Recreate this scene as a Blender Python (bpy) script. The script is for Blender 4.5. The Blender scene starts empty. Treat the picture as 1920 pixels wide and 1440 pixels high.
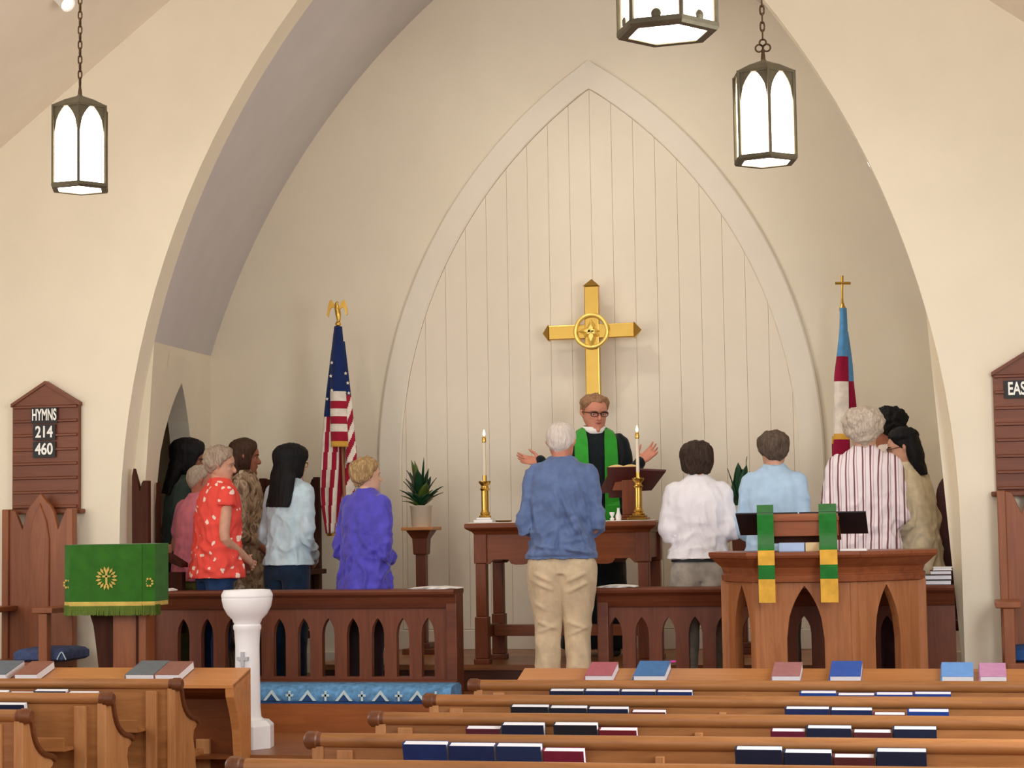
import bpy, bmesh, math, random
import numpy as np
from mathutils import Vector, Matrix, noise
R = math.radians
random.seed(7); rng = np.random.default_rng(7)
scene = bpy.context.scene
COL = scene.collection

# ------------------------------------------------------------------ camera
FPX = 3600.0
CAMX, CAMY, CAMZ = 2.63, 0.0, 1.60
CAM_ROT = Matrix.Rotation(R(13.06), 3, 'Z') @ Matrix.Rotation(R(94.25), 3, 'X') @ Matrix.Rotation(R(-0.9), 3, 'Z')
cam_data = bpy.data.cameras.new('camera')
cam_data.sensor_width = 36.0
cam_data.lens = FPX / 1920.0 * 36.0
cam_data.clip_end = 200
cam = bpy.data.objects.new('camera', cam_data)
COL.objects.link(cam)
cam.matrix_world = Matrix.Translation((CAMX, CAMY, CAMZ)) @ CAM_ROT.to_4x4()
scene.camera = cam

def Q(px, py, Y):
    """world point on the plane Y = const that the photograph shows at pixel px, py"""
    d = CAM_ROT @ Vector(((px - 960) / FPX, -(py - 720) / FPX, -1))
    return Vector((CAMX, CAMY, CAMZ)) + d * ((Y - CAMY) / d.y)

def srgb(r, g, b):
    f = lambda c: (c / 255 / 12.92) if c / 255 <= .04045 else ((c / 255 + .055) / 1.055) ** 2.4
    return (f(r), f(g), f(b), 1)

# ------------------------------------------------------------------ world and lights
scene.view_settings.view_transform = 'Standard'
scene.view_settings.look = 'None'
scene.view_settings.gamma = 1
scene.view_settings.exposure = 0.2
scene.view_settings.use_curve_mapping = False
world = bpy.data.worlds.new('world'); scene.world = world
world.use_nodes = True
world.node_tree.nodes['Background'].inputs[0].default_value = (.985, .985, 1.0, 1)
world.node_tree.nodes['Background'].inputs[1].default_value = 1.16

def aim(o, target):
    o.rotation_euler = (Vector(target) - o.location).to_track_quat('-Z', 'Y').to_euler()
def area_light(name, loc, target, sx, sy, power, color):
    l = bpy.data.lights.new(name, 'AREA'); l.shape = 'RECTANGLE'; l.size = sx; l.size_y = sy
    l.energy = power; l.color = color
    o = bpy.data.objects.new(name, l); COL.objects.link(o); o.location = loc; aim(o, target); return o
def spot_light(name, loc, target, power, color, size=60, blend=.6, radius=.06):
    l = bpy.data.lights.new(name, 'SPOT'); l.energy = power; l.color = color
    l.spot_size = R(size); l.spot_blend = blend; l.shadow_soft_size = radius
    o = bpy.data.objects.new(name, l); COL.objects.link(o); o.location = loc; aim(o, target); return o
# daylight of the tall side windows of the nave, to the left and right of the pews
area_light('daylight_window_right', (4.35, 6.6, 2.3), (-2.0, 9.4, .6), 2.2, 2.4, 165, (.90, .94, 1))
area_light('daylight_window_left', (-4.35, 7.6, 2.4), (0.5, 10.5, 1.4), 2.4, 2.4, 60, (1, .98, .96))
# chancel spots behind the head of the arch, with unseen fills added among them
spot_light('chancel_spot_left', (-1.15, 12.0, 5.35), (.5, 13.86, 2.3), 7, (1, .92, .82), 95, .9, .06)
spot_light('chancel_fill_left', (-1.0, 12.0, 5.5), (2.9, 13.7, 2.2), 116, (1, .95, .86), 88, .9, .15)  # added wide fill, evens out the right side of the chancel
spot_light('chancel_spot_right', (1.15, 12.0, 5.35), (-.5, 13.86, 2.3), 7, (1, .92, .82), 95, .9, .06)
spot_light('chancel_fill_right', (1.0, 12.0, 5.5), (-2.9, 13.6, 2.1), 150, (1, .95, .86), 88, .9, .15)  # added like its twin, brightens the left side of the chancel
spot_light('haunch_fill_right', (2.42, 12.0, 3.75), (-2.5, 12.7, 3.3), 240, (.97, .97, 1), 100, .9, .10)  # unseen fill hidden behind the haunch, added to lift the left vault
area_light('arch_fill_strip', (0, 11.98, 5.75), (0, 13.5, 1.2), 1.8, .25, 8, (1, .96, .90))  # soft fill for the whole chancel, added out of view
spot_light('cross_spot', (.9, 9.0, 5.3), (.04, 13.7, 3.0), 30, (1, .93, .8), 12, .7, .04)
spot_light('nave_fill_left', (-1.9, 8.6, 5.1), (-1.0, 12.3, 1.3), 62, (1, .97, .94), 75, .9, .10)  # frontal fill added for the left half, no fixture of its own
spot_light('nave_fill_right', (1.9, 8.6, 5.1), (1.4, 12.0, 1.3), 62, (1, .97, .94), 75, .9, .10)  # same added frontal fill for the right half

# ------------------------------------------------------------------ materials
MATS = {}
def _new(name, rough, metal, spec=.4):
    m = bpy.data.materials.new(name); m.use_nodes = True
    b = m.node_tree.nodes['Principled BSDF']
    b.inputs['Roughness'].default_value = rough; b.inputs['Metallic'].default_value = metal
    b.inputs['Specular IOR Level'].default_value = spec
    MATS[name] = m
    return m, m.node_tree, b
def _ramp(nt, stops):
    r = nt.nodes.new('ShaderNodeValToRGB'); e = r.color_ramp.elements
    while len(e) < len(stops): e.new(.5)
    for i, (p, c) in enumerate(stops): e[i].position = p; e[i].color = c
    return r
def _coord(nt, scale=(1, 1, 1), rot=(0, 0, 0)):
    t = nt.nodes.new('ShaderNodeTexCoord'); mp = nt.nodes.new('ShaderNodeMapping')
    mp.inputs['Scale'].default_value = scale; mp.inputs['Rotation'].default_value = rot
    nt.links.new(t.outputs['Object'], mp.inputs['Vector']); return mp
def _noise(nt, mp, scale, detail=4, rough=.55, dist=0):
    n = nt.nodes.new('ShaderNodeTexNoise'); n.inputs['Scale'].default_value = scale
    n.inputs['Detail'].default_value = detail; n.inputs['Roughness'].default_value = rough
    n.inputs['Distortion'].default_value = dist
    nt.links.new(mp.outputs[0], n.inputs['Vector']); return n
def _bump(nt, b, src, strength, dist):
    bp = nt.nodes.new('ShaderNodeBump'); bp.inputs['Strength'].default_value = strength
    bp.inputs['Distance'].default_value = dist
    nt.links.new(src, bp.inputs['Height']); nt.links.new(bp.outputs[0], b.inputs['Normal'])
def plain(name, rgb, rough=.6, metal=0, var=.06, scale=8, bump=0, bscale=60, spec=.4):
    m, nt, b = _new(name, rough, metal, spec)
    c = srgb(*rgb); lo = tuple(x * (1 - var * 2) for x in c[:3]) + (1,); hi = tuple(min(1, x * (1 + var)) for x in c[:3]) + (1,)
    mp = _coord(nt); n = _noise(nt, mp, scale)
    r = _ramp(nt, [(.3, lo), (.7, hi)]); nt.links.new(n.outputs[0], r.inputs[0]); nt.links.new(r.outputs[0], b.inputs['Base Color'])
    if bump:
        n2 = _noise(nt, mp, bscale, 3); _bump(nt, b, n2.outputs[0], bump, .01)
    return m
def wood(name, dark, light, axis='X', rough=.38, scale=6, bump=.08, spec=.35):
    m, nt, b = _new(name, rough, 0, spec)
    s = {'X': (.09, 1, 1), 'Y': (1, .09, 1), 'Z': (1, 1, .09)}[axis]
    mp = _coord(nt, s)
    n = _noise(nt, mp, scale * 4, 6, .65, 1.2)
    n2 = _noise(nt, mp, scale * .7, 3)
    mx = nt.nodes.new('ShaderNodeMath'); mx.operation = 'MULTIPLY_ADD'; mx.inputs[1].default_value = .55
    nt.links.new(n.outputs[0], mx.inputs[0]); 
    m2 = nt.nodes.new('ShaderNodeMath'); m2.operation = 'MULTIPLY'; m2.inputs[1].default_value = .45
    nt.links.new(n2.outputs[0], m2.inputs[0]); nt.links.new(m2.outputs[0], mx.inputs[2])
    r = _ramp(nt, [(.32, srgb(*dark)), (.66, srgb(*light))]); nt.links.new(mx.outputs[0], r.inputs[0])
    nt.links.new(r.outputs[0], b.inputs['Base Color'])
    _bump(nt, b, n.outputs[0], bump, .004)
    return m
def cloth(name, rgb, rough=.85, var=.10, weave=.25, sheen=.15):
    m, nt, b = _new(name, rough, 0, .2)
    c = srgb(*rgb); lo = tuple(x * (1 - var * 2) for x in c[:3]) + (1,); hi = tuple(min(1, x * (1 + var)) for x in c[:3]) + (1,)
    mp = _coord(nt); n = _noise(nt, mp, 14, 4)
    r = _ramp(nt, [(.3, lo), (.7, hi)]); nt.links.new(n.outputs[0], r.inputs[0]); nt.links.new(r.outputs[0], b.inputs['Base Color'])
    b.inputs['Sheen Weight'].default_value = sheen
    n2 = _noise(nt, mp, 220, 2); _bump(nt, b, n2.outputs[0], weave, .002)
    return m
def hairmat(name, dark, light, rough=.6):
    m, nt, b = _new(name, rough, 0, .2)
    mp = _coord(nt, (1, 1, .16)); n = _noise(nt, mp, 95, 4, .7, .6)
    r = _ramp(nt, [(.3, srgb(*dark)), (.7, srgb(*light))]); nt.links.new(n.outputs[0], r.inputs[0]); nt.links.new(r.outputs[0], b.inputs['Base Color'])
    _bump(nt, b, n.outputs[0], .6, .006)
    return m
def emit(name, rgb, strength):
    m, nt, b = _new(name, .5, 0)
    b.inputs['Base Color'].default_value = srgb(*rgb)
    b.inputs['Emission Color'].default_value = srgb(*rgb); b.inputs['Emission Strength'].default_value = strength
    return m

M_wall = plain('cream_plaster', (237, 226, 202), .85, 0, .015, 3, .05, 90)
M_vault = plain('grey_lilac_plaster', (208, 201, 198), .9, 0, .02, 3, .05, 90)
M_ceil = plain('nave_ceiling_plaster', (240, 228, 208), .9, 0, .02, 3)
M_board = plain('painted_board', (236, 224, 202), .6, 0, .012, 4)
M_trimp = plain('painted_trim', (236, 226, 206), .55, 0, .012, 4)
M_floor = wood('floor_wood', (120, 72, 40), (176, 116, 68), 'X', .35)
M_riser = wood('riser_wood', (128, 70, 34), (168, 98, 50), 'X', .4)
M_riserd = wood('step_riser_wood', (70, 36, 22), (98, 54, 32), 'X', .4)
M_rail = wood('rail_wood', (86, 42, 25), (120, 66, 42), 'X', .36)
M_railz = wood('rail_wood_upright', (90, 45, 27), (124, 68, 43), 'Z', .38)
M_altar = wood('altar_wood', (108, 54, 28), (146, 80, 44), 'X', .36)
M_altarz = wood('altar_wood_upright', (104, 51, 28), (140, 76, 43), 'Z', .36)
M_pew = wood('pew_wood', (132, 84, 44), (178, 120, 70), 'X', .34)
M_pewz = wood('pew_end_wood', (164, 108, 62), (200, 144, 92), 'Z', .42)
M_pewd = wood('pew_cap_wood', (86, 48, 26), (128, 76, 44), 'Y', .36)
M_desk = wood('desk_wood', (176, 112, 58), (206, 142, 86), 'X', .36)
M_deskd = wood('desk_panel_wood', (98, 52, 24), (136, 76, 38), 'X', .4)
M_pulp = wood('pulpit_wood', (142, 84, 46), (182, 118, 72), 'Z', .38)
M_pulpx = wood('pulpit_mould_wood', (116, 58, 32), (156, 88, 50), 'X', .36)
M_throne = wood('chair_wood', (118, 64, 36), (152, 90, 54), 'Z', .4)
M_dark = wood('dark_oak', (52, 25, 15), (76, 40, 26), 'Z', .7, spec=.15)
M_hymnb = wood('hymn_board_wood', (100, 52, 30), (128, 72, 44), 'X', .45)
M_maho = wood('mahogany', (64, 26, 26), (92, 40, 38), 'X', .35)
M_brass = plain('brass', (214, 172, 84), .24, .95, .04, 6)
M_brassglow = plain('brass_painted_glow', (250, 218, 120), .32, .7, .04, 6)  # lighter brass: the glow on ring and emblem is put into the colour
M_brassd = plain('old_brass', (150, 112, 50), .3, 1, .08, 10)
M_bronze = plain('bronze_lantern', (96, 88, 68), .55, .6, .12, 14)
M_chain = plain('iron_chain', (82, 60, 36), .5, .6, .15, 30)
M_marble = plain('white_marble', (250, 248, 247), .28, 0, .02, 5)
M_white = plain('white_cloth', (240, 236, 228), .8, 0, .02, 10)
M_paper = plain('paper', (244, 242, 236), .8, 0, .02, 30)
M_pages = plain('page_edges', (240, 240, 244), .75, 0, .03, 180)
M_goldp = plain('gilt_page_edges', (232, 196, 130), .5, 0, .05, 120)
M_black = plain('black_card', (22, 20, 20), .5, 0, .05, 10)
M_leath = plain('black_book_cover', (26, 28, 36), .5, 0, .08, 20)
M_letter = plain('white_lettering', (248, 246, 236), .6, 0, .01, 10)
M_pane = emit('lit_pane', (255, 246, 230), 8.0)
M_lens = emit('lit_lens', (255, 252, 248), 2.0)
M_flame = emit('flame', (255, 214, 140), 9.0)
M_candle = plain('candle_wax', (244, 230, 204), .5, 0, .02, 10)
M_green = cloth('green_cloth', (36, 116, 44)); M_gold = cloth('gold_cloth', (226, 172, 66))
M_greenl = cloth('green_brocade', (48, 104, 28)); M_fringe = cloth('fringe_cloth', (92, 112, 40), weave=.8)
M_gold2 = cloth('gold_thread', (206, 176, 84), .5)
M_stole = cloth('bright_green_silk', (44, 152, 40), .5)
M_fblue = cloth('flag_blue', (24, 44, 96)); M_fred = cloth('flag_red', (162, 26, 52)); M_fwhite = cloth('flag_white', (238, 226, 210))
M_fsky = cloth('flag_sky_blue', (92, 156, 206)); M_fgold = cloth('flag_gold_fringe', (226, 170, 70)); M_fcrim = cloth('flag_crimson', (150, 16, 54))
M_knee = plain('needlepoint_blue', (100, 154, 200), .9, 0, .22, 26, .3, 160); M_kneedk = plain('needlepoint_navy', (34, 74, 128), .9, 0, .1, 40)
M_kneel = plain('needlepoint_pale', (196, 220, 226), .9, 0, .05, 40)
M_leaf = plain('leaf_green', (26, 74, 44), .4, 0, .25, 9); M_leafy = plain('leaf_tip_green', (88, 112, 40), .45, 0, .2, 9)
M_pot = plain('glazed_pot', (230, 218, 196), .35, 0, .02, 8)
# ------------------------------------------------------------------ geometry helpers
def link(o): COL.objects.link(o); return o
def thing(name, label, cat, loc=(0, 0, 0), group=None, rz=0):
    o = bpy.data.objects.new(name, None); link(o); o.location = loc; o.rotation_euler = (0, 0, rz)
    o.empty_display_size = .1
    o['label'] = label; o['category'] = cat
    if group: o['group'] = group
    return o
def tag(o, label, cat, group=None):
    o['label'] = label; o['category'] = cat
    if group: o['group'] = group
    return o
def adopt(o, root, local=False):
    """parent o to root; local=False keeps o's coordinates as world coordinates"""
    o.parent = root
    if not local:
        m = Matrix.Identity(4); r = root
        while r is not None:
            m = (Matrix.LocRotScale(r.location, r.rotation_euler, r.scale) if r.parent is None else r.matrix_parent_inverse @ r.matrix_basis) 
            break
        if root.parent is None: o.matrix_parent_inverse = Matrix.LocRotScale(root.location, root.rotation_euler, root.scale).inverted()
        # a part's own matrix is the identity in world space, so its sub-parts need no correction
    return o

class MB:
    """collects shapes into one mesh"""
    def __init__(s): s.v = []; s.f = []; s.m = []; s.mi = 0
    def add(s, vs, fs):
        o = len(s.v); s.v += [tuple(p) for p in vs]
        for f in fs: s.f.append([i + o for i in f]); s.m.append(s.mi)
        return s
    def box(s, a, b, mat=None):
        x0, y0, z0 = a; x1, y1, z1 = b
        vs = [(x0, y0, z0), (x1, y0, z0), (x1, y1, z0), (x0, y1, z0), (x0, y0, z1), (x1, y0, z1), (x1, y1, z1), (x0, y1, z1)]
        if mat is not None: vs = [tuple(mat @ Vector(p)) for p in vs]
        return s.add(vs, [(3, 2, 1, 0), (4, 5, 6, 7), (0, 1, 5, 4), (1, 2, 6, 5), (2, 3, 7, 6), (3, 0, 4, 7)])
    def prism(s, poly, off):
        """poly: list of 3-D points in a plane, extruded by the vector off"""
        n = len(poly); off = Vector(off); a = [Vector(p) for p in poly]; b = [p + off for p in a]
        fs = [list(range(n))[::-1], [n + i for i in range(n)]] + [(i, (i + 1) % n, n + (i + 1) % n, n + i) for i in range(n)]
        return s.add(a + b, fs)
    def loft(s, rings, cap=True, closed=True):
        n = len(rings[0]); vs = [p for r in rings for p in r]; fs = []
        for k in range(len(rings) - 1):
            for i in range(n if closed else n - 1):
                j = (i + 1) % n
                fs.append((k * n + i, k * n + j, (k + 1) * n + j, (k + 1) * n + i))
        if cap: fs += [list(range(n))[::-1], [(len(rings) - 1) * n + i for i in range(n)]]
        return s.add(vs, fs)
    def lathe(s, prof, c, n=24, sq=False, rot=0):
        """prof: (radius, z) from below to above around the vertical axis through c"""
        rings = []
        for r, z in prof:
            r = max(r, 1e-4)
            rings.append([(c[0] + r * math.cos(rot + 2 * math.pi * i / n), c[1] + r * math.sin(rot + 2 * math.pi * i / n), c[2] + z) for i in range(n)])
        return s.loft(rings)
    def tube(s, pts, rad, n=10, k=1, round_ends=False):
        pts = np.array([tuple(p) for p in pts], float)
        rad = np.array(rad if hasattr(rad, '__len__') else [rad] * len(pts), float)
        if k > 1: a = spline(np.c_[pts, rad], k); pts = a[:, :3]; rad = np.maximum(a[:, 3], 1e-4)
        if round_ends:
            d0 = pts[0] - pts[1]; d0 /= np.linalg.norm(d0); d1 = pts[-1] - pts[-2]; d1 /= np.linalg.norm(d1)
            A = [(pts[0] + d0 * rad[0] * q, rad[0] * math.sqrt(max(0, 1 - q * q))) for q in (.97, .8, .5)]
            B = [(pts[-1] + d1 * rad[-1] * q, rad[-1] * math.sqrt(max(0, 1 - q * q))) for q in (.5, .8, .97)]
            pts = np.array([p for p, r in A] + list(pts) + [p for p, r in B]); rad = np.array([r for p, r in A] + list(rad) + [r for p, r in B])
        t = np.gradient(pts, axis=0); t /= np.linalg.norm(t, axis=1)[:, None] + 1e-12
        up = np.array([0, 0, 1.0]) if abs(t[0][2]) < .9 else np.array([0, 1.0, 0])
        u = np.cross(up, t[0]); u /= np.linalg.norm(u); rings = []
        for i in range(len(pts)):
            u = u - t[i] * u.dot(t[i]); u /= np.linalg.norm(u); w = np.cross(t[i], u)
            rings.append([pts[i] + rad[i] * (math.cos(a) * u + math.sin(a) * w) for a in np.linspace(0, 2 * math.pi, n, endpoint=False)])
        return s.loft(rings)
    def ball(s, c, r, n=12, m=8, sc=(1, 1, 1), mat=None):
        rings = []
        for j in range(m + 1):
            a = -math.pi / 2 + math.pi * (j / m) ; a = max(-1.52, min(1.52, a))
            rings.append([Vector((r * sc[0] * math.cos(a) * math.cos(2 * math.pi * i / n), r * sc[1] * math.cos(a) * math.sin(2 * math.pi * i / n), r * sc[2] * math.sin(a))) for i in range(n)])
        rings = [[(mat @ p if mat is not None else p) + Vector(c) for p in q] for q in rings]
        return s.loft(rings)
    def mesh(s, name, smooth=False, fix=True):
        me = bpy.data.meshes.new(name); me.from_pydata(s.v, [], s.f)
        if max(s.m, default=0): me.polygons.foreach_set('material_index', s.m)
        if fix:
            bm = bmesh.new(); bm.from_mesh(me); bmesh.ops.recalc_face_normals(bm, faces=bm.faces); bm.to_mesh(me); bm.free()
        if smooth: me.shade_smooth() if hasattr(me, 'shade_smooth') else None
        return me
    def build(s, name, mat, root=None, smooth=False, bevel=0, local=False, label=None, auto=None, fix=True):
        me = s.mesh(name, smooth, fix)
        for m in (mat if isinstance(mat, (list, tuple)) else [mat]): me.materials.append(m)
        o = bpy.data.objects.new(name, me); link(o)
        if bevel:
            b = o.modifiers.new('edge', 'BEVEL'); b.width = bevel; b.segments = 2; b.limit_method = 'ANGLE'; b.angle_limit = R(40)
        if auto is not None: me.set_sharp_from_angle(angle=R(auto))
        if root is not None: adopt(o, root, local)
        if label: o['label'] = label
        return o
def struct(o): o['kind'] = 'structure'; return o
def spline(a, k):
    """Catmull-Rom through the rows of a, k samples for each span"""
    a = np.asarray(a, float); n = len(a)
    if n < 3: return np.array([a[0] + (a[-1] - a[0]) * t for t in np.linspace(0, 1, k * (n - 1) + 1)])
    e = np.vstack([2 * a[0] - a[1], a, 2 * a[-1] - a[-2]]); out = []
    for i in range(n - 1):
        p0, p1, p2, p3 = e[i:i + 4]
        for j in range(k):
            t = j / k
            out.append(.5 * ((2 * p1) + (-p0 + p2) * t + (2 * p0 - 5 * p1 + 4 * p2 - p3) * t * t + (-p0 + 3 * p1 - 3 * p2 + p3) * t ** 3))
    out.append(a[-1]); return np.array(out)

def lancet(mb, W, H, T, openings, fr=None, ns=7, nz=1):
    """a board W x H x T with pointed openings (centre x, half width, z0, z spring, z apex); fr maps (x, depth, z) to world"""
    fr = fr or (lambda x, d, z: (x, d, z))
    xs = [0, W]
    op = sorted(openings)
    def arch(o, x):
        c, h, z0, zs, za = o; u = min(1, abs(x - c) / h)
        # two circle arcs meeting in a point
        hh = (za - zs); r = (h * h + hh * hh) / (2 * h); xx = r - h + u * h
        return zs + math.sqrt(max(0, r * r - xx * xx))
    for o in op: xs += list(np.linspace(o[0] - o[1], o[0] + o[1], 2 * ns + 1))
    xs = sorted(set(round(x, 6) for x in xs))
    def quad(a, b, c, d): mb.add([fr(*a), fr(*b), fr(*c), fr(*d)], [(0, 1, 2, 3)])
    for a, b in zip(xs[:-1], xs[1:]):
        mid = (a + b) / 2; o = next((o for o in op if abs(mid - o[0]) < o[1]), None)
        spans = [((0, H), (0, H))] if o is None else [((0, o[2]), (0, o[2])), ((arch(o, a), H), (arch(o, b), H))]
        for (a0, a1), (b0, b1) in spans:
            if a1 - a0 < 1e-6 and b1 - b0 < 1e-6: continue
            for q in range(nz):
                s0, s1 = q / nz, (q + 1) / nz; p0, p1 = a0 + (a1 - a0) * s0, a0 + (a1 - a0) * s1; r0, r1 = b0 + (b1 - b0) * s0, b0 + (b1 - b0) * s1
                quad((a, 0, p0), (b, 0, r0), (b, 0, r1), (a, 0, p1)); quad((b, T, r0), (a, T, p0), (a, T, p1), (b, T, r1))
            quad((a, 0, a1), (b, 0, b1), (b, T, b1), (a, T, a1)); quad((a, T, a0), (b, T, b0), (b, 0, b0), (a, 0, a0))
    for o in op:
        for x in (o[0] - o[1], o[0] + o[1]): quad((x, 0, o[2]), (x, T, o[2]), (x, T, o[3]), (x, 0, o[3]))
    for x in (0, W): quad((x, 0, 0), (x, T, 0), (x, T, H), (x, 0, H))
    return mb
def weld(o, d=1e-4):
    bm = bmesh.new(); bm.from_mesh(o.data); bmesh.ops.remove_doubles(bm, verts=bm.verts, dist=d); bmesh.ops.recalc_face_normals(bm, faces=bm.faces); bm.to_mesh(o.data); bm.free(); return o
def text_mesh(txt, size, depth=.002, sx=1.0):
    cu = bpy.data.curves.new('text', 'FONT'); cu.body = txt; cu.size = size; cu.extrude = depth; cu.align_x = 'CENTER'; cu.align_y = 'CENTER'
    cu.offset = size * .022
    ob = bpy.data.objects.new('text', cu); link(ob)
    me = bpy.data.meshes.new_from_object(ob.evaluated_get(bpy.context.evaluated_depsgraph_get()))
    bpy.data.objects.remove(ob); me.transform(Matrix.Diagonal((sx, 1, 1, 1))); return me
def copy_tree(o, parent=None):
    c = o.copy(); COL.objects.link(c); c.parent = parent
    for ch in list(o.children): copy_tree(ch, c)
    return c
# ------------------------------------------------------------------ the setting
ZA, ZB, ZC = .35, .525, .70                     # floor heights: font platform, rail step, altar platform (nave floor 0)
YF, YT, YB = 11.63, 11.82, 13.86                # front wall face, back of that wall, chancel back wall
AX = -.04                                       # axis of the arch
def arch_front(n=28):
    """half outline (half width, z) of the great arch, springing to apex"""
    c, z0, r = -2.866, 1.53, 5.533; a1 = math.acos(-c / r)
    return [(2.667, 0.0), (2.667, .8)] + [(c + r * math.cos(a), z0 + r * math.sin(a)) for a in np.linspace(0, a1, n)]
def arch_back(n=28):
    c, z0, r = -2.48, 1.198, 5.687; a0 = math.asin((2.95 - z0) / r); a1 = math.acos(-c / r)
    return [(c + r * math.cos(a), z0 + r * math.sin(a)) for a in np.linspace(a0, a1, n)]
def ceil_z(x): return 4.46 + (3.2 - abs(x)) * .75
NW = 4.55                                       # half width of the nave
# floors
mb = MB(); mb.box((-NW, -1.5, -.1), (NW, 10.28, 0)); struct(mb.build('floor', M_floor))
mb = MB(); mb.box((-NW, 10.28, -.1), (NW, YF, ZA - .03)); mb.box((-NW, 10.25, ZA - .03), (NW, YF, ZA)); o = struct(mb.build('floor_font_platform', M_floor))
mb = MB(); mb.box((-2.72, 11.40, -.1), (2.72, YF, ZB)); mb.box((-NW, YF, -.1), (NW, YB, ZB)); struct(mb.build('floor_rail_step', M_riser))
mb = MB(); mb.box((-1.62, 12.34, ZB), (1.72, YB, ZC - .035)); o = struct(mb.build('floor_altar_platform', M_riserd))
mb = MB(); mb.box((-1.62, 12.315, ZC - .035), (1.72, YB, ZC)); adopt(mb.build('platform_boarding', M_floor), o)
# front wall with the great arch
prof = arch_front()
L = [(AX - h, z) for h, z in prof]; Rr = [(AX + h, z) for h, z in prof]
mb = MB()
for side in (L, Rr):
    sgn = -1 if side is L else 1
    for (xa, za), (xb, zb) in zip(side[:-1], side[1:]):
        xo = sgn * NW
        for Y in (YF, YT):
            mb.add([(xo, Y, za), (xa, Y, za), (xb, Y, zb), (xo, Y, zb)], [(0, 1, 2, 3)])
        mb.add([(xa, YF, za), (xa, YT, za), (xb, YT, zb), (xb, YF, zb)], [(0, 1, 2, 3)])
apz = prof[-1][1]
for Y in (YF, YT): mb.add([(-NW, Y, apz), (NW, Y, apz), (NW, Y, 7.2), (-NW, Y, 7.2)], [(0, 1, 2, 3)])
o = weld(mb.build('wall_front', M_wall)); struct(o); o.data.set_sharp_from_angle(angle=R(35))
for p in o.data.polygons: p.use_smooth = True
# nave ceiling slopes and side walls with tall window openings
for sgn, nm in ((-1, 'ceiling_left'), (1, 'ceiling_right')):
    mb = MB(); x1 = sgn * NW
    mb.add([(0, 2.5, ceil_z(0)), (0, YF, ceil_z(0)), (x1, YF, ceil_z(x1)), (x1, 2.5, ceil_z(x1)),
            (0, 2.5, ceil_z(0) + .1), (0, YF, ceil_z(0) + .1), (x1, YF, ceil_z(x1) + .1), (x1, 2.5, ceil_z(x1) + .1)],
           [(0, 1, 2, 3), (7, 6, 5, 4), (0, 3, 7, 4), (1, 5, 6, 2), (2, 6, 7, 3), (0, 4, 5, 1)])
    struct(mb.build(nm, M_ceil))
for sgn, nm in ((-1, 'wall_left'), (1, 'wall_right')):
    mb = MB(); x = sgn * NW
    fr = (lambda u, d, z, x=x, sgn=sgn: (x + sgn * d, 2.5 + u, z))
    lancet(mb, YF - 2.5, ceil_z(NW), .3, [(c - 2.5, .55, 1.0, 2.3, 3.2) for c in (4.0, 6.2, 8.4, 10.4)], fr)
    struct(weld(mb.build(nm, M_wall)))
# chancel: vault, side walls, back wall
bk = arch_back(); n = len(bk)
fz0 = 2.86
def resample(pl, n):
    pl = np.array(pl); d = np.r_[0, np.cumsum(np.linalg.norm(np.diff(pl, axis=0), axis=1))]
    t = np.linspace(0, d[-1], n); return np.c_[np.interp(t, d, pl[:, 0]), np.interp(t, d, pl[:, 1])]
fpl = [(h, z) for h, z in arch_front(60) if z > fz0]
h0 = np.interp(fz0, [z for h, z in arch_front(60)], [h for h, z in arch_front(60)])
fp = resample([(h0, fz0)] + fpl, 30); bp = resample(bk, 30)
mb = MB()
for sgn in (-1, 1):
    rows = []
    for q in np.linspace(0, 1, 5):
        rows.append([(AX + sgn * (fp[i][0] * (1 - q) + bp[i][0] * q), YT + (YB - YT) * q, fp[i][1] * (1 - q) + bp[i][1] * q) for i in range(30)])
    mb.loft(rows, cap=False, closed=False)
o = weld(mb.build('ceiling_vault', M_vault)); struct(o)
for p in o.data.polygons: p.use_smooth = True
o.data.set_sharp_from_angle(angle=R(35))
def side_wall(sgn, nm, door):
    Ln = YB - YT; H = 2.86; pf = arch_front(60); pz_ = [q[1] for q in pf]; ph_ = [q[0] for q in pf]
    def fr(u, dd, z):                             # follows the curve of the arch in front, upright at the back
        w = u / Ln; hw_ = np.interp(ZB + z, pz_, ph_) * (1 - w) + bp[0][0] * w
        return (AX + sgn * (hw_ + dd), YT + u, ZB + z + (.095 * w if z > H - ZB - 1e-6 else 0))
    mb = MB(); lancet(mb, Ln, H - ZB, .16, [(1.02, .50, .0, 1.25, 2.14)] if door else [], fr, 7, 14)
    o = struct(weld(mb.build(nm, M_wall)))
    o.data.polygons.foreach_set('use_smooth', [False] * len(o.data.polygons))
    return fr, Ln
frl, LnL = side_wall(-1, 'wall_chancel_left', True)
side_wall(1, 'wall_chancel_right', False)
# passage behind the pointed doorway
mb = MB()
for a, b in (((.35, .16), (.35, 1.3)), ((.35, 1.3), (1.95, 1.3)), ((1.95, 1.3), (1.95, .16))):
    mb.add([frl(a[0], a[1], 0), frl(b[0], b[1], 0), frl(b[0], b[1], 2.3), frl(a[0], a[1], 2.3)], [(0, 1, 2, 3)])
mb.add([frl(.35, .16, 2.3), frl(.35, 1.3, 2.3), frl(1.95, 1.3, 2.3), frl(1.95, .16, 2.3)], [(0, 1, 2, 3)])
struct(mb.build('wall_passage', M_wall))
mb = MB(); hb = [(AX - h, z) for h, z in bk][::1] + [(AX + h, z) for h, z in bk[::-1][1:]]
zz = [(AX - bk[0][0], 0)] + hb + [(AX + bk[0][0], 0)]
mb.prism([(x, YB, z) for x, z in zz], (0, .15, 0)); wb = struct(mb.build('wall_back', M_wall))
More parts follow.
